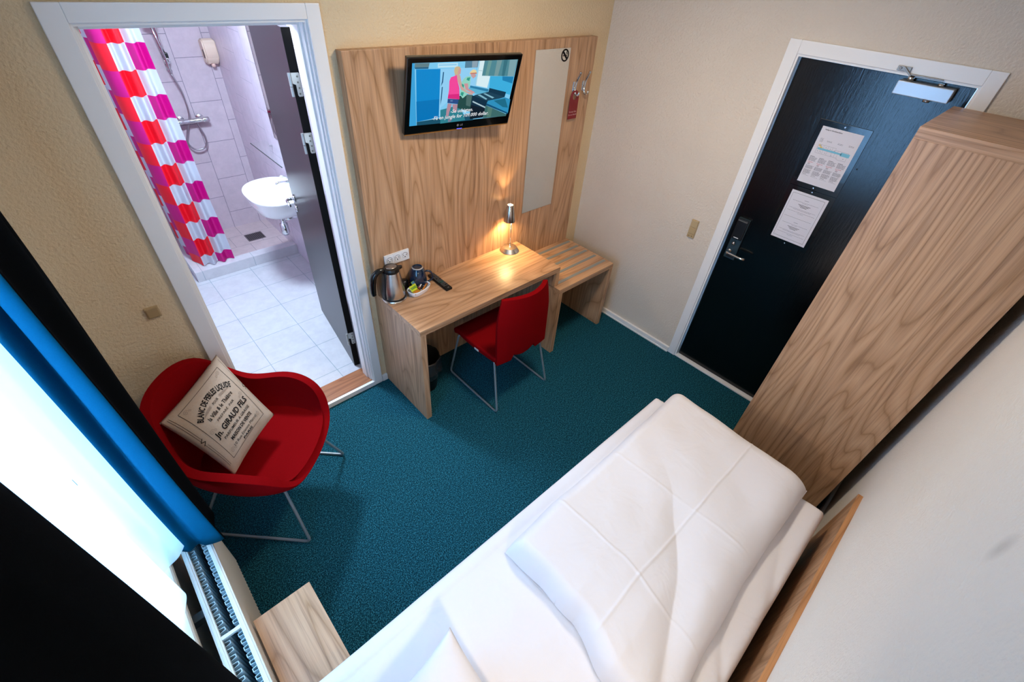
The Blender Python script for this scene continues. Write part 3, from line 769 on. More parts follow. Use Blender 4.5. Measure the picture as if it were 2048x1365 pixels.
bm = B(); lathe(bm, [(.024, 0), (.027, 0), (.027, .02), (.025, .055), (.018, .064), (0, .064)], 32, cap=False); obj('cup', bm, plain('dark_glaze', '#0b0c10', .2), sp, True)

# ------------------------------------------------------------------ tray with sachets
tr = empty('tray', (-1.695, -.168, .75), math.radians(12), 'small white oval china tray holding sachets beside the kettle', 'tray')
bm = B()
prof = [(.0, .006), (.78, .006), (.88, .012), (.96, .030), (1.0, .036), (1.04, .036), (1.02, .030), (.92, .004), (.84, 0), (0, 0)]
def sup(t, rr):
    c_, s_ = math.cos(t), math.sin(t)
    k = (abs(c_) ** 3 + abs(s_) ** 3) ** (-1 / 3)
    return c_ * k * .078 * rr, s_ * k * .042 * rr
rings = [[bm.verts.new((*sup(2 * PI * i / 40, rr), h)) for i in range(40)] for rr, h in prof[1:-1]]
for a, b_ in zip(rings, rings[1:]):
    for i in range(40): bm.faces.new((a[i], a[(i + 1) % 40], b_[(i + 1) % 40], b_[i]))
bm.faces.new(rings[0]); bm.faces.new(rings[-1])
obj('dish', bm, CERAMIC, tr, True)
def sachet(loc, rot, size, col, label, marks):
    s_ = empty('sachet', loc, 0, label, 'sachet'); s_.rotation_euler = rot
    w_, h_ = size; bm = B()
    grid(bm, lambda a, b_: Vector(((a - .5) * w_, (b_ - .5) * h_, .0022 * math.sin(PI * a) * math.sin(PI * b_))), 8, 8)
    obj('packet', bm, plain('sachet_foil', col, .4), s_, True, [('SOLIDIFY', dict(thickness=.002, offset=0))])
    bm = B()
    for (x0, y0, x1, y1, mi) in marks: quad(bm, [Vector((x * w_, y * h_, .0035)) for x, y in ((x0, y0), (x1, y0), (x1, y1), (x0, y1))], mi)
    obj('label', bm, [plain('label_green', '#6d9a1a', .5), plain('label_orange', '#c8761c', .5), plain('label_white', '#e6e2d8', .5), plain('label_red', '#b03428', .5), plain('label_blue', '#3a6a9a', .5)], s_)
R_ = math.radians
sachet((-1.733, -.172, .790), (R_(48), 0, R_(14)), (.052, .045), '#c8d21e', 'bright yellow green tea sachet at the left of the tray', [(-.4, -.05, .4, .3, 0), (-.3, .05, .3, .12, 2), (-.45, -.5, .45, -.38, 1)])
sachet((-1.702, -.140, .795), (R_(62), 0, R_(16)), (.050, .045), '#7f9f3a', 'green and blue tea sachet standing at the back of the tray', [(-.45, .2, .45, .45, 4), (-.3, -.2, .3, .1, 2)])
sachet((-1.727, -.196, .778), (R_(30), R_(8), R_(20)), (.060, .026), '#b07c22', 'gold brown coffee sachet at the front of the tray', [(-.3, -.2, .1, .2, 1)])
sachet((-1.682, -.166, .788), (R_(38), R_(-14), R_(32)), (.056, .026), '#15100e', 'black coffee sachet with a red dot across the tray', [(-.42, -.2, -.3, .25, 3), (-.22, -.08, .3, .12, 2)])
sachet((-1.664, -.182, .779), (R_(24), R_(-6), R_(34)), (.076, .012), '#8a5a24', 'thin brown sugar stick in the tray', [(-.4, -.2, .3, .2, 1)])
sachet((-1.645, -.170, .776), (R_(14), R_(-5), R_(30)), (.070, .012), '#4d4a52', 'thin dark grey sugar stick at the right of the tray', [(-.2, -.2, .35, .2, 3)])
sachet((-1.636, -.152, .776), (R_(12), R_(4), R_(28)), (.056, .013), '#8d92b0', 'pale lilac sachet at the far right of the tray', [(-.3, -.2, .3, .2, 4)])

# ------------------------------------------------------------------ remote control
ra, rb = Vector((-1.5345, -.058, .75)), Vector((-1.538, -.272, .75))
rm = empty('remote_control', (ra + rb) / 2, math.atan2((ra - rb).y, (ra - rb).x) - PI / 2, 'slim black remote control on the desk', 'remote control')
bm = B(); box(bm, (-.023, -.105, 0), (.023, .105, .017), .006, seg=3); obj('casing', bm, plain('remote_black', '#060607', .5, spec=.3), rm, True, [('EDGE_SPLIT', dict(split_angle=.7))])
bm = B(); rng = random.Random(4)
bcol = [plain('button_grey', '#77787c', .5), plain('button_teal', '#2f8d86', .5), plain('button_white', '#d0d0d4', .5)]
for j in range(17):
    for i in range(4):
        if rng.random() < .12: continue
        x, y = -.0145 + i * .0097, .092 - j * .0105
        if y < -.075: continue
        box(bm, (x - .0028, y - .0018, .0172), (x + .0028, y + .0018, .0178), 0, 1 if (j in (10, 11) and rng.random() < .6) else 0)
put_text(bm, 'LG', .009, lambda x, y: Vector((x, -.094 + y, .0175)), 2)
obj('keypad', bm, bcol, rm)

# ------------------------------------------------------------------ waste bin with liner
wb = empty('waste_bin', (-1.745, -.225, 0), 0, 'dark waste bin with a black liner under the desk', 'waste bin')
bm = B(); lathe(bm, [(0, .004), (.085, 0), (.088, .004), (.112, .27), (.114, .275), (.109, .275), (.084, .01), (0, .008)], 40, cap=False); obj('bucket', bm, plain('bin_black', '#0c0d0e', .5), wb, True)
bm = B(); rg = random.Random(2)
def lin_fn(a, b_):
    t = 2 * PI * a
    k = .004 * math.sin(t * 9 + b_ * 3) + .003 * math.sin(t * 17)
    prof_ = [(.108, .12), (.109, .27), (.113, .281), (.119, .272), (.124, .22), (.126 + k, .175)]
    i = min(int(b_ * 5), 4); f_ = b_ * 5 - i
    rr = prof_[i][0] * (1 - f_) + prof_[i + 1][0] * f_ + k * b_; hh = prof_[i][1] * (1 - f_) + prof_[i + 1][1] * f_ + .012 * math.sin(t * 3) * b_ * b_
    return Vector((rr * math.cos(t), rr * math.sin(t), hh))
grid(bm, lin_fn, 64, 11, closed_u=True)
lm, nt, b = bsdf('thin_black_liner'); b.inputs['Base Color'].default_value = (.03, .03, .032, 1); b.inputs['Roughness'].default_value = .16; b.inputs['Coat Weight'].default_value = .5
obj('liner', bm, lm, wb, True)

# ------------------------------------------------------------------ desk chair
dc = empty('desk_chair', (-1.285, -.47, 0), 0, 'red upholstered chair with wire sled legs tucked under the desk', 'chair')
co = Vector((-1.285, -.47, 0))
def seat_fn(a, b_):
    # a across x, b along y from rear to front
    x = (a - .5) * 2; yv = -.225 + .44 * b_
    w_ = .225 + .01 * math.sin(PI * b_)
    z = .452 - .012 * (1 - x * x) * math.sin(PI * min(1, b_ * 1.1)) - .03 * max(0, (b_ - .8) / .2) ** 2
    return Vector((x * w_, yv, z))
bm = B(); grid(bm, seat_fn, 14, 16); obj('seat', bm, RED_FAB, dc, True, [('SOLIDIFY', dict(thickness=.042, offset=-1)), ('BEVEL', dict(width=.014, segments=3, limit_method='ANGLE')), ('WEIGHTED_NORMAL', {})])
def back_fn(a, b_):
    x = (a - .5) * 2; z = .395 + .49 * b_
    # half width: straight in the middle, tapering to the top
    wl = .215 if b_ < .6 else .215 - .036 * ((b_ - .6) / .4) ** 1.3
    y = -.240 + .055 * (x * x) * (.35 + b_ * .9) - .030 * b_
    # gentle crown and lower arch
    if b_ > .9: z -= .030 * (abs(x) ** 3) * (b_ - .9) * 10 * .4
    if b_ < .12: z += (.12 - b_) / .12 * (.052 - .040 * (1 - (abs(x) / .5) ** 2) if abs(x) < .5 else 0)
    return Vector((x * wl, y, z))
bm = B(); grid(bm, back_fn, 25, 22); obj('backrest', bm, RED_FAB, dc, True, [('SOLIDIFY', dict(thickness=.03, offset=0)), ('BEVEL', dict(width=.010, segments=3, limit_method='ANGLE')), ('WEIGHTED_NORMAL', {})])
bm = B(); box(bm, (-.2385, -.075, .415), (-.2345, -.035, .430), .001); obj('maker_tag', bm, plain('tag_white', '#c9c0c0', .6), dc)
for s_, nm in ((-1, 'l'), (1, 'r')):
    x = s_ * .237; xs = s_ * .19
    pts = [(xs * .6, -.10, .408), (xs * 1.06, -.19, .404), (x, -.285, .008), (x, .235, .008), (x * .93, .150, .405), (xs * .6, .10, .408)]
    bm = B(); tube(bm, smooth_path(pts, .03, 6), .0072, 10); lg = obj('sled_leg', bm, GREYROD, dc, True)
    for yy in (-.20, .15): obj('glide', box(B(), (x - .007, yy - .02, 0), (x + .007, yy + .02, .008), .002), BLACK_MAT, lg)
bm = B(); box(bm, (-.13, -.12, .400), (.13, .12, .409), .002); obj('underframe', bm, BLACK_MAT, dc)

# ------------------------------------------------------------------ tub armchair
AO = Vector((-2.83, -.42, 0)); AR = -PI / 4      # own +x is the front
ac = empty('tub_armchair', AO, AR, 'red fabric tub armchair with wire sled legs beside the curtain', 'armchair')
# rim control points (front, side, height) for half a turn: front centre -> right side -> rear centre
half = [(.308, 0, .425), (.300, .115, .427), (.284, .210, .44), (.260, .268, .515), (.215, .304, .590), (.13, .327, .630), (.03, .332, .638), (-.08, .318, .612), (-.17, .295, .630), (-.24, .258, .735), (-.292, .200, .832), (-.326, .10, .864), (-.334, 0, .868)]
rim = half + [(p[0], -p[1], p[2]) for p in half[-2:0:-1]]
bm = B(); cv = (.02, 0, .405); n = len(rim); rows = []
for (kk, zz) in ((0.0, 0), (.35, 0), (.62, .002), (.78, .012), (.87, .05)):
    rows.append([(kk, zz)])
def arm_pt(i, t):
    fx, sy_, z = rim[i]
    h = z - .405
    # t 0 centre ... 1 rim
    if t <= .72:
        k = t / .72 * .80; return Vector((cv[0] + (fx - cv[0]) * k, sy_ * k, .405 + .012 * (t / .72) ** 3))
    q = (t - .72) / .28
    k = .80 + .20 * (1 - (1 - q) ** 2.2)
    return Vector((cv[0] + (fx - cv[0]) * k, sy_ * k, .417 + (z - .417) * q ** 1.15))
ts = [.22, .45, .64, .72, .76, .82, .88, .94, 1.0]
cvx = bm.verts.new((cv[0], 0, .403))
RR = [[bm.verts.new(arm_pt(i, t)) for i in range(n)] for t in ts]
for i in range(n):
    bm.faces.new((cvx, RR[0][i], RR[0][(i + 1) % n]))
    for a, b_ in zip(RR, RR[1:]): bm.faces.new((a[i], b_[i], b_[(i + 1) % n], a[(i + 1) % n]))
obj('shell', bm, RED_FAB, ac, True, [('SOLIDIFY', dict(thickness=.042, offset=-1)), ('BEVEL', dict(width=.012, segments=2, limit_method='ANGLE', angle_limit=1.0)), ('SUBSURF', dict(levels=2, render_levels=2))])
for s_ in (-1, 1):
    x0, x1 = .262, -.30
    pts = [(.10, s_ * .10, .362), (.165, s_ * .17, .362), (x0, s_ * .268, .009), (x1, s_ * .262, .009), (-.135, s_ * .17, .362), (-.08, s_ * .10, .362)]
    bm = B(); tube(bm, smooth_path(pts, .03, 6), .0075, 10); obj('sled_leg', bm, GREYROD, ac, True)
bm = B(); box(bm, (-.13, -.13, .355), (.14, .13, .370), .004); obj('underframe', bm, BLACK_MAT, ac)

# ------------------------------------------------------------------ printed cushion
cTL, cTR, cBR, cBL = Vector((-3.122, -.342, .760)), Vector((-2.808, -.064, .78)), Vector((-2.716, -.395, .560)), Vector((-2.978, -.592, .520))
cc_ = (cTL + cTR + cBR + cBL) / 4
cu_ = ((cTR - cTL) + (cBR - cBL)).normalized(); cvv = ((cTL - cBL) + (cTR - cBR)); cvv = (cvv - cu_ * cvv.dot(cu_)).normalized(); cn = cu_.cross(cvv)
if cn.z < 0: cn = -cn
def cush(uu, vv, side=1, e=0):
    """uu, vv in 0..1 (vv up); side 1 front, -1 back"""
    base = (cTL * (1 - uu) * vv + cTR * uu * vv + cBR * uu * (1 - vv) + cBL * (1 - uu) * (1 - vv)) - cc_
    a, b_ = 2 * uu - 1, 2 * vv - 1
    pinch = .06
    base -= (cu_ * a * (1 - abs(b_) ** 1.5) ** 1 * 0 + 0 * cvv)
    base -= cu_ * (a * pinch * .35 * (1 - b_ * b_)) * .4 + cvv * (b_ * pinch * .35 * (1 - a * a)) * .4
    th = .058 * (max(0, 1 - abs(a) ** 2.6) ** .55) * (max(0, 1 - abs(b_) ** 2.6) ** .55)
    nz = noise.noise(Vector((uu * 3.2, vv * 3.2, 1.3)))
    wr = .0055 * math.sin((uu * 9 - vv * 15) + 3 * nz) * max(0, .35 - vv) * 2.2 * min(1, (1 - abs(a)) * 4) + .008 * nz * min(1, (1 - abs(a)) * 3) * min(1, (1 - abs(b_)) * 3)
    return base + cn * (side * th + (wr if side > 0 else -wr) + side * e)
pil = empty('cushion', cc_, 0, 'beige cushion with French advertising print leaning in the tub armchair', 'cushion')
LINEN = speckled('beige_linen', '#ae9a88', .9, .05, 300, .12, spec=.1)
bm = B()
grid(bm, lambda a, b_: cush(a, b_, 1), 48, 48); grid(bm, lambda a, b_: cush(a, b_, -1), 48, 48)
bmesh.ops.remove_doubles(bm, verts=bm.verts, dist=.0006)
obj('cover', bm, LINEN, pil, True)
bm = B()
CP = lambda x, y, e=.0016: cush(x, y, 1, e)
def seg(x0, y0, x1, y1, w=.0022, mat=0):
    n_ = max(2, int(math.hypot(x1 - x0, y1 - y0) * 40)); dx_, dy_ = x1 - x0, y1 - y0; L_ = math.hypot(dx_, dy_); px_, py_ = -dy_ / L_ * w, dx_ / L_ * w
    prev = None
    for i in range(n_ + 1):
        t = i / n_; x, y = x0 + dx_ * t, y0 + dy_ * t
        cur = (bm.verts.new(CP(x + px_, y + py_)), bm.verts.new(CP(x - px_, y - py_)))
        if prev: bm.faces.new((prev[0], prev[1], cur[1], cur[0])).material_index = mat
        prev = cur
def cline(s, y, size, x=.5, arc=0, w=None, **kw):
    vs, fs = text_tris(s, 1.0, **kw)
    ww = max(v_[0] for v_ in vs) - min(v_[0] for v_ in vs)
    sx_ = (w / ww) if w else size
    V_ = []
    for vx, vy in vs:
        X, Y = vx * sx_, vy * size
        if arc:
            th = X / arc; rr_ = arc + Y
            X2, Y2 = rr_ * math.sin(th), rr_ * math.cos(th) - arc
        else: X2, Y2 = X, Y
        V_.append(bm.verts.new(CP(x + X2, y + Y2)))
    for f_ in fs:
        try: bm.faces.new([V_[i] for i in f_])
        except ValueError: pass
# two ruled frames with notched corners
for q in ((.14, .11, .14, .90), (.86, .11, .86, .90), (.14, .90, .86, .90), (.14, .11, .86, .11)): seg(*q, .0022)
for q in ((.045, .10, .045, .46), (.045, .52, .045, .95), (.955, .10, .955, .46), (.955, .52, .955, .95), (.065, .10, .065, .44), (.065, .54, .065, .95)): seg(*q, .0016)
for xx in (.055, .955):
    for q in ((-.02, .46, .02, .485), (.02, .485, -.02, .51), (-.02, .51, .02, .535)): seg(xx + q[0], q[1], xx + q[2], q[3], .004)
def spiral(cx0, cy0, rad, turns, s=1):
    pr = None
    for i in range(22):
        t = i / 21 * turns * 2 * PI; r_ = rad * (1 - i / 24)
        p_ = (cx0 + s * r_ * math.cos(t), cy0 + r_ * math.sin(t))
        if pr: seg(pr[0], pr[1], p_[0], p_[1], .0011, 1)
        pr = p_
for (x, y, s_) in ((.20, .85, 1), (.80, .85, -1), (.19, .48, 1), (.81, .48, -1), (.20, .17, 1), (.80, .17, -1)):
    spiral(x, y, .030, 1.6, s_); spiral(x + s_ * .045, y - .015, .018, 1.3, -s_)
cline('BLANC DE PERLES LIQUIDE', .735, .098, arc=.42, w=.62, bold=.03)
for sgn in (-1, 1): 
    for k in range(4): seg(.5 + sgn * .085, .66 + k * .009, .5 + sgn * (.25 - k * .02), .645 + k * .009, .0014, 1)
cline('POUR', .655, .045, w=.10)
cline('la Ville & le Th\u00e9\u00e2tre', .565, .070, w=.46, bold=.015)
cline('PREPAR\u00c9  PAR', .495, .040, w=.34)
cline('Jn. GIRAUD FILS', .375, .098, w=.64, bold=.03)
cline('PARFUMEUR A GRASSE', .305, .045, w=.54, bold=.01)
cline('MAISON DE VENTE', .230, .058, w=.44, bold=.03)
cline('10 Rue Etienne Marcel', .165, .046, w=.50)
cline('PARIS', .120, .036, w=.20, bold=.03)
obj('print', bm, [INK, plain('faded_print', '#6d5f58', .8, spec=.1)], pil)
# ------------------------------------------------------------------ wardrobe
wo = (-.367, -2.211, 0)
wr = empty('wardrobe', wo, 0, 'tall walnut laminate wardrobe at the foot of the bed', 'wardrobe')
for x0, x1 in ((-.668, -.630), (-.104, -.066)):
    obj('side_panel', box(B(), *rel(wo, (x0, -2.489, 0), (x1, -1.933, 1.972)), .001), W_Z, wr)
obj('top_panel', box(B(), *rel(wo, (-.668, -2.489, 1.972), (-.066, -1.933, 2.012)), .001), [wood('walnut_edge_top', 'y', off=(.2, .9, .1))], wr)
obj('back_panel', box(B(), *rel(wo, (-.630, -2.485, .02), (-.104, -2.475, 1.972))), W_Z, wr)
obj('bottom_panel', box(B(), *rel(wo, (-.630, -2.475, .06), (-.104, -1.96, .09))), W_X, wr)
for x0, x1, hxx in ((-.628, -.369, -.395), (-.365, -.106, -.339)):
    dd_ = obj('door', box(B(), *rel(wo, (x0, -1.955, .06), (x1, -1.936, 1.968)), .001), W_Z, wr)
    bm = B(); tube(bm, smooth_path([(hxx + .367, -1.936 + 2.211, .95), (hxx + .367, -1.91 + 2.211, .95), (hxx + .367, -1.91 + 2.211, 1.09), (hxx + .367, -1.936 + 2.211, 1.09)], .01), .005, 8)
    obj('door_handle', bm, STEEL, dd_, True)

# ------------------------------------------------------------------ guard board along the wall beside the bed
bd = obj('wall_board', box(B(), (-3.10, YN, .22), (-.975, -2.525, .668), .001), W_Z)
bd.data.materials.append(wood('walnut_edge', 'x', (.92, .74, .52), (.1, .5, 0)))
for p in bd.data.polygons:
    if p.normal.z > .9: p.material_index = 1
tag(bd, 'long walnut laminate board fixed to the wall beside the bed', 'wall board')

# ------------------------------------------------------------------ bed
bx0, bx1, by0, by1 = -3.09, -1.09, -2.478, -1.568
bc = ((bx0 + bx1) / 2, (by0 + by1) / 2, 0)
bed = empty('single_bed', bc, 0, 'single bed with white fitted sheet between window and wardrobe', 'bed')
m, nt, b = bsdf('white_cotton')
v = coords(nt); n = noise_tex(nt, v, 500, 2, .5); n2 = noise_tex(nt, v, 7, 3, .5, .6)
b.inputs['Base Color'].default_value = (*lin('#dcd8da'), 1); b.inputs['Roughness'].default_value = .8; b.inputs['Specular IOR Level'].default_value = .15
b.inputs['Sheen Weight'].default_value = .1
bp = nt.nodes.new('ShaderNodeBump'); bp.inputs['Strength'].default_value = .35; bp.inputs['Distance'].default_value = .02
nt.links.new(n2, bp.inputs['Height']); bp2 = nt.nodes.new('ShaderNodeBump'); bp2.inputs['Strength'].default_value = .12; bp2.inputs['Distance'].default_value = .002
nt.links.new(n, bp2.inputs['Height']); nt.links.new(bp.outputs[0], bp2.inputs['Normal']); nt.links.new(bp2.outputs[0], b.inputs['Normal'])
COTTON = m
def block(bm, hx_, hy_, zt, zb, r, fn=None, nu=90, nv=50):
    """soft block centred on the origin: rounded top heightfield plus skirt"""
    def g(a, b_):
        x, y = (a - .5) * 2, (b_ - .5) * 2
        ex = 1 - .0
        X = math.copysign(1 - (1 - min(1, abs(x))) , x) * hx_; Y = y * hy_
        dxe = hx_ - abs(X); dye = hy_ - abs(Y)
        k = 1.0
        def q(d_): return 0 if d_ >= r else 1 - math.sqrt(max(0, 1 - (1 - d_ / r) ** 2))
        z = zt - r * min(1, math.hypot(q(dxe), q(dye)))
        if fn: z += fn(X, Y)
        return Vector((X, Y, z))
    V = grid(bm, g, nu, nv)
    ringv = [V[i][0] for i in range(nu)] + [V[-1][j] for j in range(1, nv)] + [V[i][-1] for i in range(nu - 2, -1, -1)] + [V[0][j] for j in range(nv - 2, 0, -1)]
    low = [bm.verts.new((v_.co.x, v_.co.y, zb)) for v_ in ringv]
    N_ = len(ringv)
    for i in range(N_): bm.faces.new((ringv[i], ringv[(i + 1) % N_], low[(i + 1) % N_], low[i]))
    bm.faces.new(low)
def sheet_fn(X, Y):
    z = .0035 * noise.noise(Vector((X * 3, Y * 5, .3))) + .002 * noise.noise(Vector((X * 9, Y * 9, 2.3)))
    # tension folds near the foot corner by the wall, and a seam along the room side
    t_ = math.atan2(Y + .62, X + .30)
    z -= .012 * max(0, min(1, (-Y - .1) * 4)) * max(0, min(1, (X + .25) * 4)) * (1 - abs(math.sin(t_ * 13))) ** 2
    z += .0035 * math.exp(-((Y - .405) / .006) ** 2)
    return z
bm = B(); block(bm, 1.0, .455, .582, .34, .035, sheet_fn, 170, 90); obj('mattress', bm, COTTON, bed, True)
obj('base', box(B(), (-.99, -.445, .12), (.99, .445, .339), .01), plain('bed_base_grey', '#3a3a3e', .8), bed)
for sx_ in (-.9, .9):
    for sy_ in (-.36, .36):
        obj('leg', lathe(B(), [(.025, 0), (.03, .12)], 20, (sx_, sy_, 0)), BLACK_MAT, bed, True, [('EDGE_SPLIT', dict(split_angle=.6))])

# duvet, folded in two and laid across
dv = Vector((-1.672, -2.005, .582))
def duv(a, b_, top=True):
    x, y = (a - .5) * 2, (b_ - .5) * 2           # x: head(-) to foot(+); y: wall(-) to room(+)
    hx_, hy_ = .625 + .015 * y, .355 + .012 * x
    X = x * hx_; Y = y * hy_
    ex, ey = (1 - abs(x)) * hx_, (1 - abs(y)) * hy_
    def q(d_, r_): return 1 if d_ >= r_ else math.sqrt(max(0, 1 - (1 - d_ / r_) ** 2))
    edge = q(ex, .055 if x < 0 else .09) * q(ey, .065 if y > 0 else .12)
    if not top: return Vector((X, Y, .002 + .004 * (1 - edge)))
    h_ = .100 + .020 * (1 - x) * .5 - .012 * (abs(x) < .0)
    h_ += .020 * noise.noise(Vector((X * 2.6 + 3, Y * 3.4, .7))) + .006 * noise.noise(Vector((X * 7, Y * 8, 2.7)))
    # draped folds running towards the wall side of the head end
    # a fan of folds pulled towards the wall side corner of the head end
    th_ = math.atan2(Y + .47, X + .86); dist = math.hypot(Y + .47, X + .86)
    wgt = max(0, min(1, (.72 - th_) / .35)) * max(0, min(1, (1.30 - dist) / .5)) * min(1, dist / .35)
    fan = abs(math.sin(th_ * 5.6 + .3 + .9 * noise.noise(Vector((X * 1.6, Y * 2, 9)))))
    h_ -= .040 * wgt * (1 - fan) ** 1.5
    h_ -= .05 * max(0, -y - .45) * max(0, .4 - x)
    z = .006 + h_ * edge
    # pressed creases of the folded laundry
    cr = .0032 * math.exp(-((Y + .075 + .012 * X) / .0048) ** 2) + .0030 * math.exp(-((X + .355 + .03 * Y) / .0048) ** 2) + .0018 * math.exp(-((X - .03 + .05 * Y) / .006) ** 2)
    z += cr * edge
    hw = max(0, -x) * max(0, -y)
    X -= .10 * hw; Y -= .055 * hw
    # wavy lip at the head edge
    X += .026 * noise.noise(Vector((Y * 6, .2, 1))) * max(0, -x) + .010 * math.sin(Y * 9) * max(0, -x) ** 3
    Y += .010 * noise.noise(Vector((X * 4, 3.2, 1)))
    return Vector((X, Y, z))
duvet = empty('duvet', dv, 0, 'thick folded white duvet lying across the bed', 'duvet')
bm = B(); grid(bm, lambda a, b_: duv(a, b_), 300, 190); grid(bm, lambda a, b_: duv(a, b_, False), 300, 190)
bmesh.ops.remove_doubles(bm, verts=bm.verts, dist=.0004)
obj('cover', bm, COTTON, duvet, True)

# pillow at the head
pw_ = Vector((-2.865, -2.10, .680))
def pil_fn(a, b_, s_):
    x, y = (a - .5) * 2, (b_ - .5) * 2
    k = 1 - .10 * (1 - y * y) if abs(x) > .0 else 1
    k2 = 1 - .08 * (1 - x * x)
    X = x * .225 * (1 - .09 * (1 - y * y)); Y = y * .325 * (1 - .07 * (1 - x * x))
    t = .095 * max(0, 1 - abs(x) ** 2.4) ** .6 * max(0, 1 - abs(y) ** 2.6) ** .6
    nz = .008 * noise.noise(Vector((X * 6, Y * 6, 1 + s_))) + .004 * math.sin(20 * (X - Y)) * max(0, y)
    lift = .05 * max(0, x) * max(0, y) ** 2 - .02 * (1 - max(0, x) * max(0, y)) * (abs(x) * abs(y))
    return Vector((X, Y, s_ * t + nz + lift))
pl = empty('pillow', pw_, R_(2), 'white pillow at the head of the bed', 'pillow')
bm = B(); grid(bm, lambda a, b_: pil_fn(a, b_, 1), 60, 70); grid(bm, lambda a, b_: pil_fn(a, b_, -1), 60, 70)
for v_ in bm.verts: v_.co.z = max(v_.co.z, .586 - pw_.z)
bmesh.ops.remove_doubles(bm, verts=bm.verts, dist=.0008)
obj('cover', bm, COTTON, pl, True)

# ------------------------------------------------------------------ bedside table
no = (-3.028, -1.392, 0)
nt_ = empty('bedside_table', no, 0, 'small walnut laminate bedside table between radiator and bed', 'table')
obj('table_top', box(B(), *rel(no, (-3.131, -1.555, .482), (-2.925, -1.228, .5)), .001), W_Y, nt_)
for y0 in (-1.553, -1.248):
    obj('side_panel', box(B(), *rel(no, (-3.126, y0, 0), (-2.93, y0 + .018, .482)), .001), W_Z, nt_)
obj('shelf', box(B(), *rel(no, (-3.126, -1.535, .22), (-2.93, -1.248, .236))), W_Y, nt_)

# ------------------------------------------------------------------ radiator
ro = Vector((-3.186, -1.24, .1))
rad = empty('radiator', ro, 0, 'white double panel radiator under the window, open at the top', 'radiator')
RW = plain('radiator_white', '#d2cec4', .4); RFIN = plain('radiator_fin', '#b0c2c6', .5)
y0, y1 = -.56, .52
for xs, nm in ((.049, 1), (-.049, -1)):
    # corrugated front / rear panel
    bm = B(); nseg = 60 * 8
    prev = None
    for i in range(nseg + 1):
        yy = y0 + (y1 - y0) * i / nseg; ph = (i % 8) / 8
        dep = .006 if .25 < ph < .75 else 0
        dep = .006 * min(1, max(0, 1.6 * math.sin(PI * ph) - .3))
        cur = [bm.verts.new((xs - nm * dep, yy, zz)) for zz in (.012, .488)] + [bm.verts.new((xs - nm * .009, yy, zz)) for zz in (.488, .012)]
        if prev:
            for k in range(4): bm.faces.new((prev[k], prev[(k + 1) % 4], cur[(k + 1) % 4], cur[k]))
        prev = cur
    obj('panel', bm, RW, rad, True, [('EDGE_SPLIT', dict(split_angle=.7))])
    bm = B(); box(bm, (xs - nm * .020, y0, .484), (xs + nm * .0, y1, .500), .003); box(bm, (xs - nm * .014, y0, .499), (xs - nm * .006, y1, .5025), .001)
    obj('top_rail', bm, RW, rad)
    # convector fins : square wave strip
    bm = B(); prev = None; pitch = .0262; nf = int((y1 - y0 - .02) / pitch)
    for i in range(nf):
        ya = y0 + .012 + i * pitch
        for yy, dd in ((ya, .012), (ya + pitch * .12, .036), (ya + pitch * .50, .036), (ya + pitch * .62, .012), (ya + pitch, .012)):
            xx = xs - nm * dd
            cur = (bm.verts.new((xx, yy, .02)), bm.verts.new((xx, yy, .482)))
            if prev: bm.faces.new((prev[0], prev[1], cur[1], cur[0]))
            prev = cur
    obj('convector_fins', bm, RFIN, rad, False, [('SOLIDIFY', dict(thickness=.0028, offset=0))])
for yy in (y0 + .006, -.024, y1 - .006): obj('top_bar', box(B(), (-.031, yy - .006, .486), (.031, yy + .006, .498), .001), RW, rad)
for yy in (y0, y1 - .003): obj('end_cap', box(B(), (-.046, yy, .02), (.046, yy + .003, .486)), RW, rad)
BRK = plain('bracket_grey', '#4c5a60', .5, .3)
for yy in (.13, -.46):
    for zz in (.40, .05): obj('wall_bracket', box(B(), (-.104, yy - .015, zz), (-.049, yy + .015, zz + .04), .002), BRK, rad)
for xx in (-.02, .03): obj('supply_pipe', tube(B(), [(xx, y0 + .04, .02), (xx, y0 + .04, -.1)], .008, 10), RW, rad, True)

# ------------------------------------------------------------------ curtains
def catmull(P, n):
    P = [Vector(p) for p in P]; out = []
    Q = [2 * P[0] - P[1]] + P + [2 * P[-1] - P[-2]]
    segs = len(P) - 1
    for k in range(n):
        t = k / (n - 1) * segs; i = min(int(t), segs - 1); f_ = t - i
        a, b_, c_, d_ = Q[i:i + 4]
        out.append(.5 * ((2 * b_) + (c_ - a) * f_ + (2 * a - 5 * b_ + 4 * c_ - d_) * f_ ** 2 + (3 * b_ - a - 3 * c_ + d_) * f_ ** 3))
    return out
def cloth(bm, bot, top, z0, z1, n=120, nz=26, hem=None, sag=0):
    a, c_ = catmull([(x, y, 0) for x, y in bot], n), catmull([(x, y, 0) for x, y in top], n)
    def fn(s, t):
        i = min(n - 1, int(round(s * (n - 1))))
        p = a[i].lerp(c_[i], t ** .8)
        z = z0 + (z1 - z0) * t
        if hem: z += hem(s) * (1 - t)
        w = noise.noise(Vector((s * 4, z * 1.5, 2.2))) * .008 * (1 - .5 * t)
        return Vector((p.x + w, p.y + w * .5, z))
    return grid(bm, fn, n, nz)
NAVYCUR = speckled('black_blackout_fabric', '#080b0e', .9, .1, 300, .1, spec=.02)
BLUECUR = speckled('blue_curtain_fabric', '#034c68', .85, .05, 300, .1, spec=.03)
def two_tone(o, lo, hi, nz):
    # one stretch along the cloth is coloured blue, the rest stays black
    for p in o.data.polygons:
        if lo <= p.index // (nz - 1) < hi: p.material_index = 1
CUR_BOT1 = [(-3.235, -.60), (-3.165, -.62), (-3.115, -.66), (-3.125, -.74), (-3.098, -.80), (-3.112, -.87), (-3.100, -.935), (-3.150, -.922), (-3.172, -.893), (-3.20, -.902), (-3.245, -.865)]
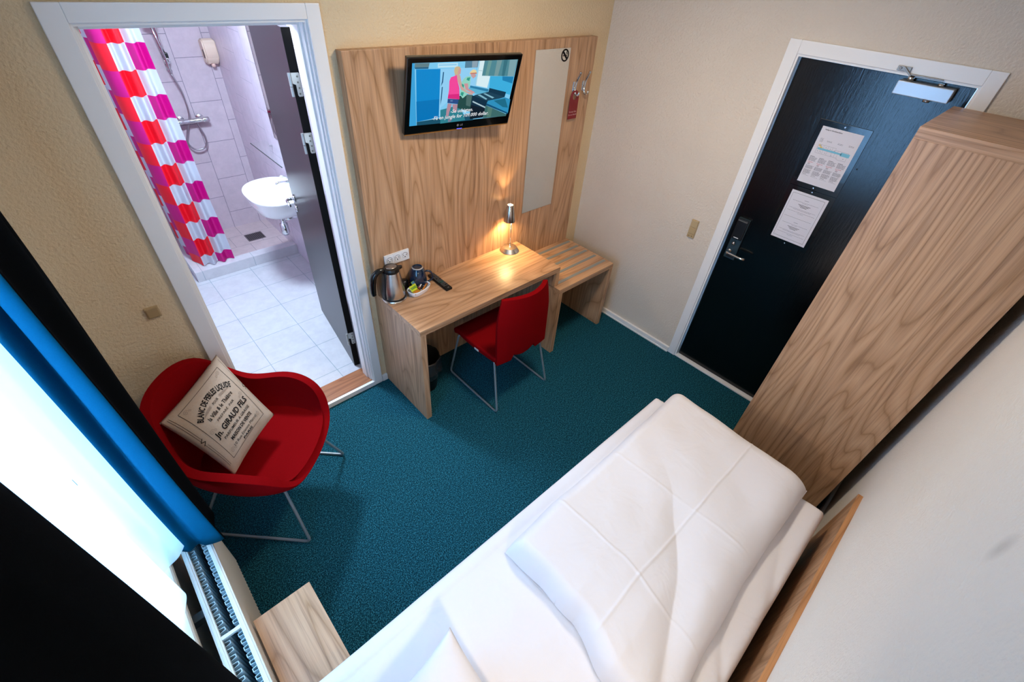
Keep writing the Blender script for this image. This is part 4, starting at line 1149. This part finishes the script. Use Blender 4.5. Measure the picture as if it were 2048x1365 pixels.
CUR_TOP1 = [(-3.240, -.58), (-3.170, -.60), (-3.110, -.64), (-3.132, -.72), (-3.100, -.78), (-3.150, -.86), (-3.150, -.93), (-3.175, -.925), (-3.185, -.85), (-3.215, -.92), (-3.250, -.86)]
c1 = obj('curtain', (lambda bm: (cloth(bm, CUR_BOT1, CUR_TOP1, .622, 2.5, 160, 30), bm)[1])(B()), [NAVYCUR, BLUECUR], None, True, [('SOLIDIFY', dict(thickness=.004, offset=0))])
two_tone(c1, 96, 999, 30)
tag(c1, 'blue blackout curtain gathered beside the armchair', 'curtain', 'blackout curtains at the window')
CUR_BOT2 = [(-3.20, -1.69), (-3.135, -1.655), (-3.112, -1.70), (-3.118, -1.78), (-3.150, -1.86), (-3.118, -1.95), (-3.150, -2.05), (-3.118, -2.14), (-3.150, -2.24), (-3.125, -2.34), (-3.160, -2.42), (-3.19, -2.50)]
c2 = obj('curtain', (lambda bm: (cloth(bm, CUR_BOT2, CUR_BOT2, .622, 2.5, 200, 24), bm)[1])(B()), [NAVYCUR, BLUECUR], None, True, [('SOLIDIFY', dict(thickness=.004, offset=0))])
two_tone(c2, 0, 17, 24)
tag(c2, 'dark blackout curtain nearest the camera, on the bed side of the window', 'curtain', 'blackout curtains at the window')
m, nt, b = bsdf('white_voile')
tr_ = nt.nodes.new('ShaderNodeBsdfTranslucent'); tr_.inputs[0].default_value = (.92, .95, 1, 1)
tp = nt.nodes.new('ShaderNodeBsdfTransparent'); tp.inputs[0].default_value = (.95, .97, 1, 1)
b.inputs['Base Color'].default_value = (.85, .88, .92, 1); b.inputs['Roughness'].default_value = .9
m1 = nt.nodes.new('ShaderNodeMixShader'); m1.inputs[0].default_value = .6; m2 = nt.nodes.new('ShaderNodeMixShader'); m2.inputs[0].default_value = .28
nt.links.new(b.outputs[0], m1.inputs[1]); nt.links.new(tr_.outputs[0], m1.inputs[2]); nt.links.new(m1.outputs[0], m2.inputs[1]); nt.links.new(tp.outputs[0], m2.inputs[2]); nt.links.new(m2.outputs[0], nt.nodes['Material Output'].inputs[0])
VOILE = m
SH1 = [(-3.275, -.80), (-3.225, -.79), (-3.195, -.845), (-3.205, -.90), (-3.235, -.94), (-3.275, -.96), (-3.300, -1.0), (-3.285, -1.06)]
s1 = obj('sheer_curtain', (lambda bm: (cloth(bm, SH1, SH1, .67, 2.48, 90, 20), bm)[1])(B()), VOILE, None, True)
tag(s1, 'white sheer curtain panel next to the blue curtain, hem above the radiator', 'curtain', 'sheer curtains at the window')
SH2 = [(-3.300, -1.03), (-3.270, -1.05), (-3.245, -1.085), (-3.262, -1.14), (-3.295, -1.22), (-3.268, -1.32), (-3.290, -1.42), (-3.268, -1.54), (-3.290, -1.66), (-3.268, -1.80), (-3.290, -1.95), (-3.27, -2.1), (-3.285, -2.22)]
s2 = obj('sheer_curtain', (lambda bm: (cloth(bm, SH2, SH2, .67, 2.48, 200, 20), bm)[1])(B()), VOILE, None, True)
obj('sewn_tag', box(B(), (-3.264, -1.038, 1.272), (-3.262, -1.018, 1.296)), plain('grey_tag', '#5a6470', .8), s2)
tag(s2, 'brightest white sheer curtain panel, beside the dark curtain nearest the camera', 'curtain', 'sheer curtains at the window')
bm = B(); tube(bm, [(-3.17, -.30, 2.52), (-3.17, -2.52, 2.52)], .012, 10); cr_ = obj('curtain_rail', bm, PAINT_WHITE, None, True); tag(cr_, 'white curtain rail above the window', 'curtain rail')

# ------------------------------------------------------------------ bathroom fittings
# shower curtain: checks painted as a colour attribute along the cloth
u0, rows_h = 0, .155
path = [(-2.480, 2.72), (-2.53, 2.66), (-2.505, 2.58), (-2.54, 2.50), (-2.505, 2.42), (-2.54, 2.34), (-2.520, 2.26), (-2.535, 2.18), (-2.505, 2.10), (-2.482, 2.035), (-2.440, 2.060), (-2.405, 2.006), (-2.365, 2.055), (-2.325, 2.006), (-2.285, 2.052), (-2.240, 2.018)]
ptop = [(x - (.075 if y > 2.05 else .075 * 1.0) , y) for x, y in path]
ptop = [(-2.545, 2.70), (-2.57, 2.64), (-2.55, 2.56), (-2.572, 2.48), (-2.548, 2.40), (-2.572, 2.32), (-2.548, 2.24), (-2.565, 2.16), (-2.545, 2.06), (-2.488, 2.030), (-2.462, 2.062), (-2.430, 2.005), (-2.395, 2.058), (-2.355, 2.005), (-2.325, 2.055), (-2.290, 2.015)]
n = 220
A_, B_ = catmull([(x, y, 0) for x, y in path], n), catmull([(x, y, 0) for x, y in ptop], n)
arc = [0]
for i in range(1, n): arc.append(arc[-1] + (A_[i] - A_[i - 1]).length)
ci = min(range(n), key=lambda i: (A_[i] - Vector((-2.482, 2.035, 0))).length)
arc = [a - arc[ci] for a in arc]
zs = sorted(set([round(.15 - .0 + k * .155 / 5, 5) for k in range(0, 71)]))
zs = [.132] + [z for z in [.374 - .155 * 2 + k * .155 / 4 for k in range(0, 62)] if .14 < z < 2.25]
bm = B(); lay = bm.loops.layers.float_color.new('check')
cols = ['#c4007c', '#ee1028', '#c9d2de']
VV = []
for i in range(n):
    colv = []
    for z in zs:
        t = (z - .13) / 1.9
        p = A_[i].lerp(B_[i], max(0, min(1.1, t)))
        colv.append(bm.verts.new((p.x + .004 * noise.noise(Vector((i * .05, z * 2, 0))), p.y, z)))
    VV.append(colv)
colsz = arc[-1] / 2 + 1e-6
for i in range(n - 1):
    for j in range(len(zs) - 1):
        ff = bm.faces.new((VV[i][j], VV[i + 1][j], VV[i + 1][j + 1], VV[i][j + 1]))
        um = (arc[i] + arc[i + 1]) / 2; zm = (zs[j] + zs[j + 1]) / 2
        ccol = math.floor(um / colsz) + 1            # 0: left of the corner, 1, 2: on the front
        row = math.floor((zm - .064) / .155)
        idx = (ccol + ((row + 1) % 2)) % 3
        cc3 = lin(cols[idx])
        for l in ff.loops: l[lay] = (*cc3, 1)
sc_ = obj('shower_curtain', bm, attr_mat('checked_curtain_cloth', 'check', .45, 0, .28), None, True)
tag(sc_, 'pink, red and white checked shower curtain hanging inside the shower curb', 'shower curtain')
bm = B(); tube(bm, smooth_path([(-2.55, 2.75, 2.28), (-2.55, 2.02, 2.28), (-1.705, 2.02, 2.28)], .08), .011, 10)
tag(obj('shower_rod', bm, CHROME, None, True), 'chrome corner rod holding the checked shower curtain', 'shower rod')

# shower rail and mixer
sr = empty('shower_set', (-2.06, 2.75, 1.1), 0, 'chrome shower rail with hose and thermostatic mixer on the tiled wall', 'shower')
bm = B(); tube(bm, [(-.02, -.045, .36), (-.02, -.045, .98)], .009, 12)
for zz in (.37, .97): lathe(bm, [(.016, 0), (.014, .035)], 14, (-.02, 0, zz), (0, -1, 0))
obj('rail', bm, CHROME, sr, True)
bm = B(); lathe(bm, [(.019, -.02), (.021, 0), (.019, .02)], 16, (-.02, -.045, .44), (1, 0, 0)); box(bm, (-.036, -.075, .425), (-.004, -.03, .465), .006)
obj('slider', bm, CHROME, sr, True, [('EDGE_SPLIT', dict(split_angle=.7))])
bm = B(); box(bm, (-.040, -.070, .462), (.0, -.03, .50), .006); obj('slider_clip', bm, BLACK_PL, sr)
bm = B(); tube(bm, smooth_path([(-.03, -.085, .36), (-.032, -.09, .47), (-.06, -.13, .72)], .05), [.008] * 3 + [.009] * 20 if False else .0085, 10)
lathe(bm, [(.012, 0), (.042, .018), (.044, .026), (.0, .028)], 24, (-.062, -.135, .72), (0, -.8, -.6))
obj('hand_shower', bm, CHROME, sr, True)
bm = B(); hp = [Vector((-.03, -.085, .355)), Vector((-.005, -.075, .20)), Vector((.01, -.065, .0)), Vector((.035, -.060, -.12)), Vector((.03, -.07, -.22)), Vector((-.02, -.075, -.27)), Vector((-.06, -.08, -.22))]
hp = [Vector((-.03, -.085, .36)), Vector((.005, -.07, .25)), Vector((.018, -.06, .10)), Vector((.010, -.05, -.02)), Vector((.0, -.05, -.12)), Vector((-.03, -.05, -.22)), Vector((-.08, -.06, -.24)), Vector((-.10, -.06, -.12)), Vector((-.06, -.07, -.02))]
hp = [Vector((-.03, -.085, .36)), Vector((.0, -.07, .22)), Vector((-.005, -.06, .05)), Vector((-.06, -.05, -.08)), Vector((-.09, -.05, -.17)), Vector((-.05, -.05, -.235)), Vector((.03, -.055, -.225)), Vector((.055, -.06, -.15)), Vector((.035, -.065, -.05)), Vector((.03, -.07, -.015))]
tube(bm, catmull(hp, 60), .007, 8); obj('hose', bm, plain('hose_metal', '#a8a4ac', .3, .8), sr, True)
bm = B(); lathe(bm, [(.0, -.13), (.018, -.13), (.022, -.125), (.022, -.08), (.019, -.075), (.019, .075), (.022, .08), (.022, .125), (.018, .13), (0, .13)], 20, (.0, -.07, 0), (1, 0, 0))
for xx in (-.075, .075): lathe(bm, [(.032, 0), (.030, .008), (.016, .014), (.015, .06)], 20, (xx, 0, .0), (0, -1, 0))
obj('mixer_bar', bm, CHROME, sr, True, [('EDGE_SPLIT', dict(split_angle=.7))])

# soap dispenser
sd = empty('soap_dispenser', (-1.757, 2.75, 1.50), 0, 'cream soap dispenser on the tiled wall in the shower corner', 'dispenser')
SOAP = plain('cream_plastic', '#d8c2b0', .4)
bm = B()
prism(bm, [(0, .0), (.0, .165), (-.02, .18), (-.085, .185), (-.105, .165), (-.105, .05), (-.06, .0)], lambda a, b_, dd: Vector((-.05 + dd, a, b_)), .10)
bmesh.ops.bevel(bm, geom=list(bm.edges), offset=.010, segments=3, affect='EDGES')
obj('body', bm, SOAP, sd, True, [('EDGE_SPLIT', dict(split_angle=.8))])
bm = B(); lathe(bm, [(.014, 0), (.016, .02), (.012, .03)], 16, (0, -.05, .01), (0, 0, -1)); obj('nozzle', bm, plain('nozzle_pink', '#dcb8ac', .4), sd, True)
bm = B(); box(bm, (-.054, -.075, .05), (-.0505, -.065, .11)); obj('level_window', bm, plain('dark_slot', '#33282c', .4), sd)

# wash basin
wbx = Vector((-1.705, 1.485, .862))
bs = empty('wash_basin', wbx, 0, 'white wall hung wash basin behind the open bathroom door', 'basin')
def rimp(t, k=1.0):
    """outline of the basin: flat at the wall (x=0), bowed to -x"""
    c_, s_ = math.cos(t), math.sin(t)
    e = 2.6
    q = (abs(c_) ** e + abs(s_) ** e) ** (-1 / e)
    X = -.20 + .20 * q * c_ ; Y = .285 * q * s_
    X = -.20 + (X + .20) * k; Y = Y * k
    if X < -.2: X = -.20 + (X + .20) * 1.02; Y *= (1 - .10 * min(1, (-.2 - X) / .2))
    return X, Y
bm = B(); NB = 56
lev = [(.30, -.175), (.55, -.165), (.80, -.125), (.93, -.06), (.985, -.012), (1.0, .0), (.985, .006), (.95, .004), (.90, -.004), (.84, -.035), (.74, -.085), (.5, -.118), (.2, -.128), (.05, -.13)]
RR = []
for k, h_ in lev:
    RR.append([bm.verts.new((*(lambda q: (q[0] if k > .9 else q[0], q[1]))(rimp(2 * PI * i / NB, k)), h_)) for i in range(NB)])
for a, b_ in zip(RR, RR[1:]):
    for i in range(NB): bm.faces.new((a[i], a[(i + 1) % NB], b_[(i + 1) % NB], b_[i]))
bm.faces.new(RR[0]); bm.faces.new(RR[-1])
obj('bowl', bm, CERAMIC, bs, True)
bm = B(); lathe(bm, [(.02, 0), (.02, .003), (.0, .003)], 20, (-.2, 0, -.129)); obj('waste', bm, CHROME, bs, True)
bm = B()
lathe(bm, [(.024, 0), (.024, .05), (.02, .07)], 20, (-.055, 0, .0)); tube(bm, smooth_path([(-.055, 0, .045), (-.16, 0, .055), (-.17, 0, .04)], .01), .011, 10)
tube(bm, [(-.055, 0, .075), (-.13, .0, .105)], .006, 10)
obj('tap', bm, CHROME, bs, True)
bm = B()
lathe(bm, [(.030, 0), (.030, -.02), (.020, -.03), (.020, -.10), (.030, -.105), (.032, -.18), (.024, -.20), (0, -.20)], 24, (-.195, 0, -.165))
tube(bm, smooth_path([(-.195, 0, -.24), (-.10, 0, -.24), (0, 0, -.24)], .02), .014, 12)
tube(bm, [(-.06, .07, -.25), (0, .07, -.25)], .008, 8); lathe(bm, [(.014, 0), (.014, .035)], 12, (-.06, .07, -.268))
obj('bottle_trap', bm, CHROME, bs, True)
# glass shelf and mirror
clear_glass, nt, b = bsdf('clear_glass')
b.inputs['Roughness'].default_value = .02; b.inputs['Base Color'].default_value = (.5, .7, .68, 1)
_t = nt.nodes.new('ShaderNodeBsdfTransparent'); _m = nt.nodes.new('ShaderNodeMixShader'); _m.inputs[0].default_value = .97
nt.links.new(b.outputs[0], _m.inputs[1]); nt.links.new(_t.outputs[0], _m.inputs[2]); nt.links.new(_m.outputs[0], nt.nodes['Material Output'].inputs[0])
gs = empty('glass_shelf', (-1.705, 1.70, 1.05), 0, 'thin glass shelf above the wash basin', 'shelf')
obj('front_edge', box(B(), (-.1225, -.30, 0), (-.1202, .34, .006)), plain('shelf_edge_green', '#0c2c2c', .2), gs)
gl_ = obj('glass', box(B(), (-.12, -.30, 0), (-.002, .34, .006), .001), [clear_glass, plain('green_glass_edge', '#1d4a48', .08, spec=.8)], gs)
for p in gl_.data.polygons:
    if p.center.x < -.1185: p.material_index = 1
for yy in (-.2, .2): obj('shelf_bracket', lathe(B(), [(.008, 0), (.008, .02)], 10, (0, yy, .003), (-1, 0, 0)), CHROME, gs)
bmr = empty('bathroom_mirror', (-1.705, 1.46, 1.15), 0, 'bathroom mirror above the wash basin, mostly behind the open door', 'mirror')
obj('glass', box(B(), (-.006, -.30, 0), (0, .32, .75), .001), bpy.data.materials['mirror_silver'], bmr)
vl = empty('vanity_light', (-1.705, 1.46, 2.02), 0, 'white vanity light above the bathroom mirror', 'lamp')
obj('lamp_body', box(B(), (-.035, -.28, -.03), (0, .28, .03), .004), PAINT_WHITE, vl)
obj('diffuser', box(B(), (-.075, -.27, -.028), (-.035, .27, .028), .01), plain('cool_glow', '#ffffff', .4, emit='#cfe2ff', estr=30), vl)

# ------------------------------------------------------------------ light
w = bpy.data.worlds.new('daylight'); scene.world = w; w.use_nodes = True
bg = w.node_tree.nodes['Background']; bg.inputs[0].default_value = (.27, .58, 1.0, 1); bg.inputs[1].default_value = 14.5
def area(name, loc, target, sx_, sy_, power, col, shape='RECTANGLE', portal=False, spread=PI):
    l = bpy.data.lights.new(name, 'AREA'); l.shape = shape; l.size = sx_; l.size_y = sy_; l.energy = power; l.color = col; l.spread = spread
    o = bpy.data.objects.new(name, l); COL.objects.link(o); o.location = loc
    o.rotation_euler = (Vector(target) - Vector(loc)).to_track_quat('-Z', 'Y').to_euler()
    if portal: l.cycles.is_portal = True
    return o
area('window_portal', (-3.52, -1.46, 1.53), (0, -1.46, 1.53), 1.48, 1.74, 1, (1, 1, 1), portal=True)
area('ceiling_lamp', (-1.35, -1.12, 2.58), (-1.35, -1.12, 0), .32, .32, 27, (1, .86, .68), 'DISK')
def spot(name, loc, target, power, col, size, blend, rad):
    l = bpy.data.lights.new(name, 'SPOT'); l.energy = power; l.color = col; l.spot_size = size; l.spot_blend = blend; l.shadow_soft_size = rad
    o = bpy.data.objects.new(name, l); COL.objects.link(o); o.location = loc
    o.rotation_euler = (Vector(target) - Vector(loc)).to_track_quat('-Z', 'Y').to_euler()
    return o
spot('bed_reading_lamp', (-2.86, -2.36, 1.30), (-2.1, -1.95, .6), 17, (1, .84, .66), R_(130), .7, .04)
spot('desk_lamp_down', (-.914, -.12, .984), (-.914, -.12, .75), 13, (1, .66, .30), R_(140), .5, .03)
spot('desk_lamp_up', (-.914, -.12, 1.108), (-.914, -.10, 1.6), 4, (1, .66, .30), R_(75), .6, .012)
area('bathroom_ceiling_lamp', (-2.30, .95, 2.47), (-2.25, .95, 0), .35, .35, 80, (.66, .82, 1), 'DISK')

scene.view_settings.view_transform = 'Standard'; scene.view_settings.look = 'None'
scene.view_settings.exposure = 0; scene.view_settings.gamma = 1; scene.view_settings.use_curve_mapping = False
cy = scene.cycles
cy.use_denoising = True; cy.max_bounces = 8; cy.diffuse_bounces = 5; cy.glossy_bounces = 4; cy.transmission_bounces = 6; cy.transparent_max_bounces = 10
cy.sample_clamp_indirect = 6; cy.caustics_reflective = False; cy.caustics_refractive = False
